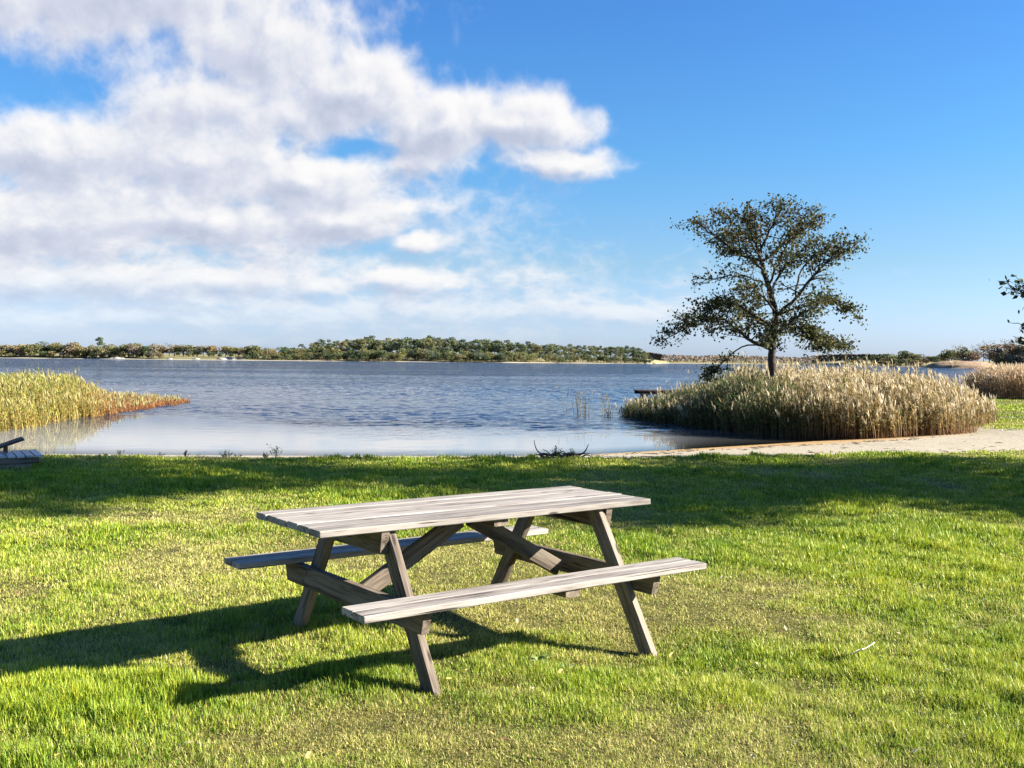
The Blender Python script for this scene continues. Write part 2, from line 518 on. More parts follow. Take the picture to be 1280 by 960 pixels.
# ------------------------------------------------------------------ boards
class Boards:
    """boxes with a grain attribute, each one a plank with eased edges."""
    def __init__(s):
        s.v = []; s.q = []; s.g = []; s.n = 0

    def add(s, org, ax, ay, az, L, W, H, bev=0.004, cut0=0.0, cut1=0.0):
        """box centred on org; axes unit vectors; grain runs along ax. cut0/cut1 slide the ends along az (angled end cuts)."""
        org = np.array(org, float); ax, ay, az = (np.array(k, float) for k in (ax, ay, az))
        off = np.array([random.uniform(0, 50), random.uniform(0, 50), random.uniform(0, 50)]); tone = random.random()
        warp = random.uniform(-1, 1) * min(0.003, L * 0.0016)
        prof = []
        w, h, c = W / 2, H / 2, bev
        for (a, b_) in ((-w + c, -h), (w - c, -h), (w, -h + c), (w, h - c), (w - c, h), (-w + c, h), (-w, h - c), (-w, -h + c)):
            prof.append((a, b_))
        secs = [(-L / 2, 0.985), (-L / 2 + c, 1.0)] + [(-L / 2 + L * k / 6, 1.0) for k in range(1, 6)] + [(L / 2 - c, 1.0), (L / 2, 0.985)]
        base = s.n
        for (u, sc) in secs:
            f = u / L + 0.5
            for a, b_ in prof:
                uu = u + (cut0 * (1 - f) + cut1 * f) * (b_ / H)
                wob = warp * (1 - (2 * u / L) ** 2)
                s.v.append(org + ax * uu + ay * a * sc + az * (b_ * sc + wob))
                s.g.append((uu + off[0], a + off[1], b_ + off[2], tone))
        ns = len(secs)
        for i in range(ns - 1):
            for j in range(8):
                k = (j + 1) % 8
                s.q.append((base + i * 8 + j, base + i * 8 + k, base + (i + 1) * 8 + k, base + (i + 1) * 8 + j))
        for e, rev in ((0, True), (ns - 1, False)):
            p = [base + e * 8 + j for j in range(8)]
            # an octagon cap as quads
            qs = [(p[0], p[1], p[2], p[7]), (p[7], p[2], p[3], p[6]), (p[6], p[3], p[4], p[5])]
            s.q += [q[::-1] if rev else q for q in qs]
        s.n = base + ns * 8

    def build(s, name, mat, parent=None):
        return mesh_np(name, np.array(s.v), np.array(s.q), None, mat, parent, attrs={'grain': ('FLOAT_COLOR', np.array(s.g))})


EX, EY, EZ = np.eye(3)
M['steel'] = mat_plain('galvanised_steel', (0.16, 0.15, 0.14), (0.09, 0.08, 0.075), 60, 0.5)


def picnic_table():
    root = empty('picnic_table', (-0.262, 5.944, 0.0), 0.6385)
    tag(root, 'weathered grey wooden picnic table with two attached benches, standing on the sunlit lawn', 'picnic table')
    L, W, H, T = 2.1935, 0.768, 0.7664, 0.034
    bd = Boards(); n = 6; gap = 0.006; w = (W - gap * (n - 1)) / n
    for i in range(n):
        v = -W / 2 + w / 2 + i * (w + gap)
        bd.add((random.uniform(-.004, .004), v, H - T / 2 + random.uniform(-.0015, .0015)), EX, EY, EZ, L + random.uniform(-.012, .006), w, T)
    bd.build('tabletop', M['wood_top'], root)
    hb, sb, wb, Lb = 0.4473, 0.724, 0.2291, 2.2032
    for sg in (-1, 1):
        bd = Boards(); w2 = (wb - 0.006) / 2
        for k in (-1, 1):
            bd.add((0, sg * sb + k * (w2 + 0.006) / 2, hb - T / 2), EX, EY, EZ, Lb + random.uniform(-.01, .004), w2, T)
        bd.build('bench_seat', M['wood_top'], root)
        c = Boards(); c.add((0.12, sg * sb, hb - T - 0.019), EY, EX, EZ, wb - 0.03, 0.095, 0.038)
        c.build('bench_cleat', M['wood_leg'], root)
    lx, ft, lt, lw = 0.7043, 0.845, 0.046, 0.098
    for su in (-1, 1):
        u_leg = su * lx + (lt / 2 if su < 0 else lt / 2)
        # legs lean from wide feet to under the top
        for sv in (-1, 1):
            foot = np.array([u_leg, sv * (ft - lw * 0.55), -0.085]); top = np.array([u_leg, sv * 0.285, H - T - 0.002])
            d = top - foot; ln = np.linalg.norm(d); d /= ln
            ay = np.cross(EX, d); cut = -lw * ay[2] / d[2]
            b1 = Boards(); b1.add((foot + top) / 2, d, EX, ay, ln, lt, lw, cut0=cut, cut1=cut)
            b1.build('leg', M['wood_leg'], root)
        u_out = u_leg + su * (lt + 0.002)
        b2 = Boards(); b2.add((u_out, 0, hb - T - 0.062), EY, EX, EZ, 1.53, 0.045, 0.12, cut0=-0.03, cut1=0.03)
        sbm = b2.build('seat_beam', M['wood_leg'], root)
        for sv in (-1, 1):
            for dv, dz in ((-0.022, 0.028), (0.022, -0.028)):
                bt = Tubes(); xo = u_out + su * 0.0225
                bt.tube([(xo - su * .004, sv * 0.515 + dv, hb - T - 0.062 + dz), (xo + su * .006, sv * 0.515 + dv, hb - T - 0.062 + dz)], [0.009, 0.009], 8)
                bt.build('bolt', M['steel'], sbm)
        b3 = Boards(); b3.add((u_out, 0, H - T - 0.061), EY, EX, EZ, W - 0.045, 0.045, 0.118, cut0=-0.02, cut1=0.02)
        b3.build('top_beam', M['wood_leg'], root)
        lo = np.array([su * (lx - 0.015), 0, hb - T - 0.085]); hi = np.array([su * 0.04, 0, H - T - 0.045])
        d = hi - lo; ln = np.linalg.norm(d); d /= ln
        b4 = Boards(); b4.add((lo + hi) / 2, d, EY, np.cross(d, EY), ln, 0.045, 0.095)
        b4.build('brace', M['wood_leg'], root)
    c = Boards(); c.add((0.0, 0, H - T - 0.021), EY, EX, EZ, W - 0.06, 0.095, 0.04)
    c.build('top_cleat', M['wood_leg'], root)
    return root


picnic_table()


def deck():
    root = empty('wooden_lounger_platform', (-7.92, 14.48, 0.0), math.radians(30.0))
    tag(root, 'low slatted wooden platform on a concrete base at the edge of the lawn', 'platform')
    b = Boards()
    xs = np.arange(-1.18, 1.2, 0.118)
    for x in xs:
        b.add((x, 0, 0.185 + random.uniform(-.002, .002)), EY, EX, EZ, 1.02, 0.102, 0.03)
    b.build('slats', M['wood_deck'], root)
    f = Boards()
    for y in (-0.47, 0.47):
        f.add((0, y, 0.128), EX, EY, EZ, 2.36, 0.045, 0.08)
    f.build('frame', M['wood_leg'], root)
    s = Boards()
    s.add((-0.03, 0, 0.03), EX, EY, EZ, 2.24, 0.86, 0.11, bev=0.012)
    s.build('base', M['stone'], root)
    lo = np.array([0.50, 0.2, 0.205]); hi = np.array([1.03, 0.2, 0.39])
    d = (hi - lo); ln = np.linalg.norm(d); d /= ln
    p = Boards(); p.add((lo + hi) / 2, d, EY, np.cross(d, EY), ln, 0.40, 0.032)
    p.build('backrest', M['wood_dark'], root)
    q = Boards()
    q.add((0.80, 0.2, 0.24), EZ, EX, EY, 0.10, 0.04, 0.3)
    q.build('backrest_prop', M['wood_dark'], root)


deck()


def jetty():
    root = empty('jetty', (8.2, 43.5, WATER_Z), math.radians(4))
    tag(root, 'dark narrow wooden jetty over the water behind the reeds', 'jetty')
    b = Boards()
    for i in range(26):
        b.add((-2.95 + i * 0.235, 0, 0.80), EY, EX, EZ, 1.3, 0.22, 0.04)
    b.build('deck', M['wood_dark'], root)
    f = Boards()
    for y in (-0.6, 0.6): f.add((0, y, 0.71), EX, EY, EZ, 6.0, 0.06, 0.13)
    f.build('beam', M['wood_dark'], root)
    for x in (-2.7, -0.9, 0.9, 2.7):
        for y in (-0.5, 0.5):
            t = Tubes(); t.tube([(x, y, -2.0), (x, y, 0.64)], [0.07, 0.065], 8)
            t.build('post', M['wood_dark_plain'], root)


M['wood_dark_plain'] = mat_plain('dark_post', (0.07, 0.055, 0.045), (0.04, 0.03, 0.026), 8)
jetty()


# ------------------------------------------------------------------ grass
def lushness(x, y):
    """0 = thin, short, straw-coloured turf; 1 = long fresh grass."""
    l = 0.40 + 1.5 * (fbm(x * 0.75, y * 0.6, 51, 4) - 0.5) + 0.7 * (fbm(x * 2.8, y * 2.8, 57, 2) - 0.5)
    def g(cx, cy, sx, sy): return np.exp(-((x - cx) / sx) ** 2 - ((y - cy) / sy) ** 2)
    l = l + 0.75 * g(-1.75, 4.75, 0.75, 0.55) + 0.35 * g(1.6, 5.2, 1.0, 1.1) + 0.5 * g(3.2, 9.6, 3.0, 0.9) + 0.35 * g(3.2, 7.2, 1.2, 1.2)
    l = l + 0.45 * g(-3.6, 9.5, 1.8, 0.7) + 0.35 * g(-1.0, 5.15, 0.35, 0.25) + 0.3 * g(0.45, 5.25, 0.4, 0.18) + 0.3 * g(1.9, 4.3, 0.7, 0.5)
    l = l - 0.55 * g(0.2, 4.3, 1.1, 0.40) - 0.35 * g(-1.7, 6.7, 1.3, 0.8) - 0.4 * g(1.7, 6.9, 0.9, 0.7) - 0.25 * g(-0.8, 4.4, 0.8, 0.3)
    l = l - 0.3 * g(-2.2, 8.4, 0.9, 0.5) - 0.15 * g(0, 8, 1.5, 1)
    l = l + 0.22 * sstep(10, 12, y) 
    return np.clip(l, 0, 1)


def build_grass():
    N = 2300000
    # density falls with distance
    y = 3.1 * (31 / 3.1) ** RNG.random(N) ** 0.9
    # p(y) ~ 1/y  in log space; widen with distance
    half = 0.56 * y + 0.9
    x = (RNG.random(N) * 2 - 1) * half
    NB = 90000
    x = np.concatenate([x, RNG.uniform(13, 34, NB)]); y = np.concatenate([y, RNG.uniform(26, 60, NB)])
    keep = y < yl(x) + 0.35
    far = (~keep) & (x > 12.8) & (y > 26) & (y < yw(x) - 0.3)
    k = keep | far
    x, y = x[k], y[k]
    lm = lawn_mask(x, y)
    k = RNG.random(len(x)) < np.clip(lm * 1.05 + 0.02 * (y < yl(x) + 0.5), 0, 1)
    k &= RNG.random(len(x)) < 0.35 + 1.3 * fbm(x * 6.5, y * 6.5, 141, 2)
    x, y = x[k], y[k]
    n = len(x)
    l = lushness(x, y)
    edge = sstep(0.6, 0.0, np.abs(y - yl(x)))
    r = RNG.random(n)
    dryness = np.clip(0.92 - 1.0 * l + 0.5 * (fbm(x * 1.1, y * 1.1, 88, 3) - 0.5), 0.04, 0.88)
    dry = (RNG.random(n) < dryness).astype(float)
    dry = np.where(dry > 0, 0.55 + 0.45 * RNG.random(n), 0.25 * RNG.random(n) * (1 - l))
    h = (0.022 + 0.050 * l ** 1.3 + 0.03 * np.clip(l - 0.7, 0, 1)) * (0.55 + 0.9 * RNG.random(n))
    tuft = fbm(x * 6.5, y * 6.5, 141, 2)
    h = 0.9 * h * (1 + 0.15 * edge) * (0.45 + 1.1 * tuft)
    thin = RNG.random(n)
    flat = (dry > 0.5) & (RNG.random(n) < 0.65)
    lean = np.where(flat, RNG.uniform(0.9, 1.5, n), np.abs(RNG.normal(0, 0.38, n)) + 0.1)
    az = RNG.random(n) * 2 * np.pi
    wid = (0.0014 + 0.0013 * l) * np.maximum(1, y / 5.0) * RNG.uniform(0.7, 1.35, n)
    dirx, diry = np.cos(az), np.sin(az)
    sx, sy = -diry, dirx
    z0 = ground_z(x, y) - 0.004
    m1 = 0.55
    # mid point leans less than the tip
    a1 = lean * 0.55; a2 = lean * 1.25
    midx = x + dirx * np.sin(a1) * h * m1; midy = y + diry * np.sin(a1) * h * m1; midz = z0 + np.cos(a1) * h * m1
    a2 = np.minimum(a2, 1.9)
    tipx = midx + dirx * np.sin(a2) * h * (1 - m1); tipy = midy + diry * np.sin(a2) * h * (1 - m1); tipz = midz + np.cos(a2) * h * (1 - m1)
    tipz = np.maximum(tipz, z0 + 0.006); midz = np.maximum(midz, z0 + 0.006)
    V = np.empty((n, 5, 3), np.float32)
    V[:, 0] = np.stack([x - sx * wid, y - sy * wid, z0], -1)
    V[:, 1] = np.stack([x + sx * wid, y + sy * wid, z0], -1)
    V[:, 2] = np.stack([midx + sx * wid * 0.8, midy + sy * wid * 0.8, midz], -1)
    V[:, 3] = np.stack([midx - sx * wid * 0.8, midy - sy * wid * 0.8, midz], -1)
    V[:, 4] = np.stack([tipx, tipy, tipz], -1)
    b = np.arange(n)[:, None] * 5
    q = b + np.array([[0, 1, 2, 3]]); tr = b + np.array([[3, 2, 4]])
    tint = np.clip(0.5 + 0.26 * RNG.normal(0, 1, n) + 0.5 * (tuft - 0.5) + 0.6 * (fbm(x * 0.8, y * 0.8, 13, 3) - 0.5), 0, 1)
    o = mesh_np('grass', V.reshape(-1, 3), q, tr, M['blade'],
                attrs={'dry': ('FLOAT', np.repeat(dry, 5)), 'tint': ('FLOAT', np.repeat(tint, 5))})
    return tag(o, 'short patchy green and straw coloured lawn grass', 'grass', kind='stuff')


build_grass()


# ------------------------------------------------------------------ reeds
def reed_mesh(name, pts, hts, style, label, group=None):
    """pts (n,2) feet, hts heights; style gives colours."""
    n = len(pts)
    x, y = pts[:, 0], pts[:, 1]
    z0 = np.maximum(ground_z(x, y), WATER_Z - 0.25) - 0.02
    hts = hts + np.maximum(0, WATER_Z - z0)
    az = RNG.random(n) * 2 * np.pi
    lean = np.abs(RNG.normal(0.0, 0.10, n)) + (RNG.random(n) < 0.07) * RNG.uniform(0.2, 0.7, n)
    wind = np.array([-0.10, -0.03])
    V = []; Q = []; T = []; C = []; base = 0

    def put(vs, cols, quads, tris):
        nonlocal base
        k = vs.shape[1]
        V.append(vs.reshape(-1, 3)); C.append(cols.reshape(-1, 4))
        b_ = base + np.arange(len(vs))[:, None, None] * k
        if quads is not None: Q.append((b_ + np.array(quads)[None]).reshape(-1, 4))
        if tris is not None: T.append((b_ + np.array(tris)[None]).reshape(-1, 3))
        base += len(vs) * k

    def axis(f):
        """point on the stem at fraction f."""
        return np.stack([x + np.cos(az) * np.sin(lean) * hts * f + wind[0] * f * f * hts,
                         y + np.sin(az) * np.sin(lean) * hts * f + wind[1] * f * f * hts, z0 + hts * f], -1)

    def jitter(c, k, amt):
        c = np.asarray(c, float)
        if c.ndim == 1: c = np.broadcast_to(c, (k, 3))
        v = np.exp(RNG.normal(0, amt, (k, 1)))
        return np.concatenate([np.clip(c * v, 0, 0.9), np.ones((k, 1))], 1)
    # stems: two crossed ribbons
    for turn in (0.0,):
        th = RNG.random(n) * np.pi
        sx = np.stack([np.cos(th), np.sin(th), np.zeros(n)], -1) * 0.007 * style.get('w', 1.0)
        p0, p1, p2 = axis(0), axis(0.5), axis(0.97)
        vs = np.stack([p0 - sx, p0 + sx, p1 + sx, p1 - sx, p2 + sx * 0.5, p2 - sx * 0.5], 1)
        lo = jitter(style['base'](x, y), n, 0.3); hi = jitter(style['stem'](x, y), n, 0.3)
        cols = np.stack([lo, lo, hi, hi, hi, hi], 1)
        put(vs, cols, [[0, 1, 2, 3], [3, 2, 4, 5]], None)
    # leaves
    for k in range(style['leaves']):
        f = RNG.uniform(style.get('f0', 0.3), 0.95, n)
        p = axis(f)
        a = RNG.random(n) * 2 * np.pi
        ln = RNG.uniform(0.18, 0.42, n) * style.get('ll', 1.0) * np.clip(hts / 1.5, 0.4, 1)
        up = RNG.uniform(0.2, 1.1, n)
        d = np.stack([np.cos(a) * np.cos(up) - 0.25, np.sin(a) * np.cos(up) - 0.05, np.sin(up)], -1)
        d /= np.linalg.norm(d, axis=1, keepdims=True)
        s = np.cross(d, np.array([0, 0, 1.0])); s /= np.linalg.norm(s, axis=1, keepdims=True) + 1e-6
        w = RNG.uniform(0.007, 0.014, n)[:, None] * style.get('lw', 1.0)
        mid = p + d * (ln * 0.5)[:, None]
        tip = p + d * (ln * 0.95)[:, None] - np.array([0, 0, 1.0]) * (ln * RNG.uniform(0.1, 0.45, n))[:, None]
        vs = np.stack([p - s * w * 0.6, p + s * w * 0.6, mid + s * w, mid - s * w, tip], 1)
        c = style['leaf'](x, y, f)
        cols = np.repeat(jitter(c, n, 0.35)[:, None], 5, 1)
        put(vs, cols, [[0, 1, 2, 3]], [[3, 2, 4]])
    # plumes
    pl = style['plume']; sel = RNG.random(n) < (pl(x, y) if callable(pl) else pl)
    if sel.any():
        p = axis(0.93)[sel]; ns = len(p)
        for k in range(5):
            a = RNG.random(ns) * 2 * np.pi
            ln = RNG.uniform(0.12, 0.24, ns) * style.get('pl', 1.0)
            sp = RNG.uniform(0.02, 0.35, ns)
            d = np.stack([np.cos(a) * np.sin(sp) - 0.18, np.sin(a) * np.sin(sp) - 0.04, np.cos(sp)], -1)
            s = np.stack([-np.sin(a), np.cos(a), np.zeros(ns)], -1) * RNG.uniform(0.008, 0.018, ns)[:, None]
            q0 = p + np.array([0, 0, 1.0]) * RNG.uniform(-0.06, 0.06, ns)[:, None]
            mid = q0 + d * (ln * 0.45)[:, None]; tip = q0 + d * ln[:, None]
            vs = np.stack([q0, mid + s, tip, mid - s], 1)
            cols = np.repeat(jitter(style['pcol'], ns, 0.25)[:, None], 4, 1)
            put(vs, cols, [[0, 1, 2, 3]], None)
    o = mesh_np(name, np.concatenate(V), np.concatenate(Q), np.concatenate(T) if T else None, M['reed'],
                attrs={'Col': ('FLOAT_COLOR', np.concatenate(C))})
    return tag(o, label, 'reeds', group, 'stuff')


def lerp3(a, b, t):
    a = np.array(a); b = np.array(b)
    return a[None] * (1 - t[:, None]) + b[None] * t[:, None]


def scatter_poly(poly, n):
    lo = poly.min(0); hi = poly.max(0)
    p = lo + RNG.random((n, 2)) * (hi - lo)
    sd = poly_sd(p[:, 0], p[:, 1], poly) + 0.5 * (fbm(p[:, 0] * 1.3, p[:, 1] * 1.3, 33, 3) - 0.5)
    k = sd > 0
    return p[k], sd[k]


def build_reeds():
    # --- right bed
    p, sd = scatter_poly(REEDR, 44000)
    kk = RNG.random(len(p)) < 0.25 + 1.5 * sstep(0.30, 0.62, fbm(p[:, 0] * 1.1, p[:, 1] * 1.1, 67, 3))
    p, sd = p[kk], sd[kk]
    x, y = p[:, 0], p[:, 1]
    green = sstep(8.6, 7.0, x - 0.08 * (y - 27) + 1.0 * (fbm(x, y, 61, 2) - 0.5))
    green = np.maximum(green, 0.55 * sstep(8.9, 9.1, x) * sstep(0.62, 0.8, fbm(x * 0.7, y * 0.7, 66, 2)))
    H = 1.36 * (0.50 + 0.50 * sstep(3.6, 7.4, x - 0.22 * (y - 31))) * (1 - 0.48 * sstep(12.0, 15.2, x))
    H = H * (0.66 + 0.34 * sstep(0.0, 1.3, sd)) * RNG.uniform(0.50, 1.16, len(x)) * (0.55 + 0.90 * fbm(x * 1.7, y * 1.7, 62, 3)) * np.where(RNG.random(len(x)) < 0.05, 1.22, 1.0)
    gmap = green

    def leafcol(xx, yy, f):
        g = (RNG.random(len(xx)) < 0.15 + 0.75 * gmap)[:, None]
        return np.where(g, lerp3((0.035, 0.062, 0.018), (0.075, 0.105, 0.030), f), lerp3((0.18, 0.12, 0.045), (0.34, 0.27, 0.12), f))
    st = dict(base=lambda a, b: lerp3((0.13, 0.062, 0.030), (0.11, 0.075, 0.04), gmap), stem=lambda a, b: lerp3((0.27, 0.18, 0.08), (0.14, 0.11, 0.05), gmap),
              leaf=leafcol, leaves=7, f0=0.3, plume=lambda a, b: 0.42 - 0.32 * gmap, pcol=(0.48, 0.40, 0.27), ll=1.15, lw=1.25)
    reed_mesh('reed_bed', p, H, st, 'tall reed bed with beige plumes around the lone tree, dark green at its water end')
    # --- left bed
    poly = np.array([(-13.2, 26.8), (-13.1, 28.5), (-13.9, 32.5), (-13.6, 36.0), (-14.2, 41.5), (-14.3, 46.2), (-17, 48), (-20, 47), (-26, 46), (-27, 34), (-21, 27), (-17, 25.5)])
    p, sd = scatter_poly(poly, 42000)
    x, y = p[:, 0], p[:, 1]
    tall = sstep(0.8, -1.4, x + 13.5 + 0.42 * (y - 35))
    H = (0.30 + 0.80 * tall) * (0.6 + 0.4 * sstep(0.0, 2.2, sd)) * RNG.uniform(0.65, 1.12, len(x)) * (0.80 + 0.40 * fbm(x * 1.2, y * 1.2, 64, 2)) * np.where(RNG.random(len(x)) < 0.04, 1.2, 1.0)
    red = np.clip(1 - tall, 0, 1); fr = sstep(1.8, 0.2, sd)
    mixr = np.clip(red + 0.4 * fr, 0, 1)

    def leafl(xx, yy, f):
        g = (RNG.random(len(xx)) < np.clip(0.62 * (1 - mixr) * (0.3 + f), 0, 1))[:, None]
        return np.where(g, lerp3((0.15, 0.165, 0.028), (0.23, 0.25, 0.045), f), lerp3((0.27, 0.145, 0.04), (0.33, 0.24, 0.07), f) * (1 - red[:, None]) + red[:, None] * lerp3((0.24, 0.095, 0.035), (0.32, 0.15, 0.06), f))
    st = dict(base=lambda a, b: lerp3((0.24, 0.14, 0.05), (0.22, 0.085, 0.035), red), stem=lambda a, b: lerp3((0.27, 0.235, 0.06), (0.26, 0.12, 0.045), red),
              leaf=leafl, leaves=6, f0=0.3, plume=0.12, pcol=(0.30, 0.26, 0.11), ll=1.0, lw=1.3)
    reed_mesh('reed_bed', p, H, st, 'yellow green reed bed running out into a low rust coloured tip in the lake')
    # --- far right bed on the grassy bank
    poly = np.array([(24.3, 52), (26, 50.5), (34, 53), (36, 60), (27, 61), (24.8, 57)])
    p, sd = scatter_poly(poly, 9000)
    x, y = p[:, 0], p[:, 1]
    H = 1.6 * (0.65 + 0.35 * sstep(0, 1, sd)) * RNG.uniform(0.75, 1.12, len(x))
    st = dict(base=lambda a, b: (0.25, 0.15, 0.07), stem=lambda a, b: (0.38, 0.25, 0.13),
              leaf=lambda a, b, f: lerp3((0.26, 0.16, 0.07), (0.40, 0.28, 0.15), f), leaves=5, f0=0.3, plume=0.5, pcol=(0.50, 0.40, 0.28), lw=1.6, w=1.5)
    reed_mesh('reed_bed', p, H, st, 'russet reeds on the far grassy bank behind the big reed bed')
    # --- thin stalks standing alone in open water
    for i, (cx, cy, n, s, hh, lab) in enumerate([(2.65, 38.4, 26, 0.26, 0.95, 'sparse clump of thin pale reed stalks alone in open water, farthest from the bed'),
                                                 (3.55, 38.3, 16, 0.16, 0.85, 'few thin reed stalks in the water just off the tip of the reed bed')]):
        p = np.array([cx, cy]) + RNG.normal(0, 1, (n, 2)) * np.array([s, s * 1.5])
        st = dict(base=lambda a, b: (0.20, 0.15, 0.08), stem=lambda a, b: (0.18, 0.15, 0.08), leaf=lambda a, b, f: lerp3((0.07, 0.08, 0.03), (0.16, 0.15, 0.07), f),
                  leaves=5, f0=0.2, plume=0.15, pcol=(0.30, 0.26, 0.17), w=0.9)
        o = reed_mesh('reed_clump', p, hh * RNG.uniform(0.55, 1.15, n), st, lab)
        o['kind'] = 'thing'; o['category'] = 'reeds'


build_reeds()


# ------------------------------------------------------------------ trees
def leaf_quads(P, size, flat=0.0, seed=0):
    """one folded rhombus per point."""
    n = len(P)
    d = RNG.normal(0, 1, (n, 3)); d[:, 2] -= 0.2
    d /= np.linalg.norm(d, axis=1, keepdims=True)
    u = RNG.normal(0, 1, (n, 3)); u[:, 2] *= (1 - flat)
    s = np.cross(d, u); s /= np.linalg.norm(s, axis=1, keepdims=True) + 1e-6
    L = size * RNG.uniform(0.7, 1.3, n)[:, None]
    w = L * 0.38
    v = np.stack([P - d * L * 0.5, P + s * w + d * L * 0.05, P + d * L * 0.5, P - s * w + d * L * 0.05], 1)
    q = np.arange(n)[:, None] * 4 + np.arange(4)[None]
    return v.reshape(-1, 3), q


def smooth_path(pts, n=10):
    pts = np.asarray(pts, float)
    if len(pts) == 2: pts = np.stack([pts[0], (pts[0] + pts[1]) / 2, pts[1]])
    t = np.linspace(0, 1, len(pts)); tt = np.linspace(0, 1, n)
    # Catmull-Rom through the points
    out = []
    for x in tt:
        i = min(int(x * (len(pts) - 1)), len(pts) - 2); f = x * (len(pts) - 1) - i
        p0 = pts[max(i - 1, 0)]; p1 = pts[i]; p2 = pts[i + 1]; p3 = pts[min(i + 2, len(pts) - 1)]
        out.append(0.5 * ((2 * p1) + (-p0 + p2) * f + (2 * p0 - 5 * p1 + 4 * p2 - p3) * f * f + (-p0 + 3 * p1 - 3 * p2 + p3) * f ** 3))
    return np.array(out)


class TreeMaker:
    def __init__(s, leaf=0.08):
        s.w = Tubes(); s.leaves = []; s.size = leaf

    def limb(s, pts, r0, r1, n=12, sides=7, wob=0.04):
        p = smooth_path(pts, n)
        p[1:-1] += RNG.normal(0, wob, (n - 2, 3))
        s.w.tube(p, np.linspace(r0, r1, n), sides)
        return p

    def twigs(s, path, r, f0, count, length, leaves, spread=0.16, up=0.25, sub=3):
        """side branches along a limb, each carrying twigs with leaf clusters."""
        n = len(path)
        for i in range(count):
            f = f0 + (1 - f0) * (i + RNG.random()) / count
            k = f * (n - 1); i0 = min(int(k), n - 2); p = path[i0] + (path[i0 + 1] - path[i0]) * (k - i0)
            ax = path[min(i0 + 1, n - 1)] - path[i0]; ax = ax / (np.linalg.norm(ax) + 1e-9)
            d = RNG.normal(0, 1, 3) * 0.75 + ax * 0.75; d[2] = d[2] * 0.55 + up
            d /= np.linalg.norm(d)
            L = length * RNG.uniform(0.5, 1.2) * (1.15 - 0.45 * f)
            e = p + d * L; mid = p + d * L * 0.5 + RNG.normal(0, 0.08, 3) * L
            e[2] -= 0.06 * L
            bp = smooth_path([p, mid, e], 6)
            s.w.tube(bp, np.linspace(r * (1 - 0.6 * f) * 0.45 + 0.004, 0.004, 6), 4)
            for j in range(sub):
                g = RNG.uniform(0.35, 1.0); q0 = p + (e - p) * g
                dd = d * 0.5 + RNG.normal(0, 0.8, 3); dd[2] = dd[2] * 0.6 + 0.08; dd /= np.linalg.norm(dd)
                l2 = L * RNG.uniform(0.25, 0.55); q1 = q0 + dd * l2
                s.w.tube([q0, (q0 + q1) / 2 + RNG.normal(0, 0.02, 3), q1], [0.006, 0.005, 0.003], 3, cap=False)
                m = RNG.poisson(leaves)
                if m:
                    t = RNG.uniform(0.3, 1.15, m)[:, None]
                    s.leaves.append(q0 + (q1 - q0) * t + RNG.normal(0, spread, (m, 3)) * np.array([1, 1, 0.7]))

    def build(s, root, bark, leafmat, colfn):
        s.w.build('trunk', bark, root)
        P = np.concatenate(s.leaves)
        v, q = leaf_quads(P, s.size)
        c = colfn(P)
        col = np.concatenate([np.repeat(c, 4, 0), np.ones((len(P) * 4, 1))], 1)
        mesh_np('crown', v, q, None, leafmat, root, attrs={'Col': ('FLOAT_COLOR', col)})
        return len(P)


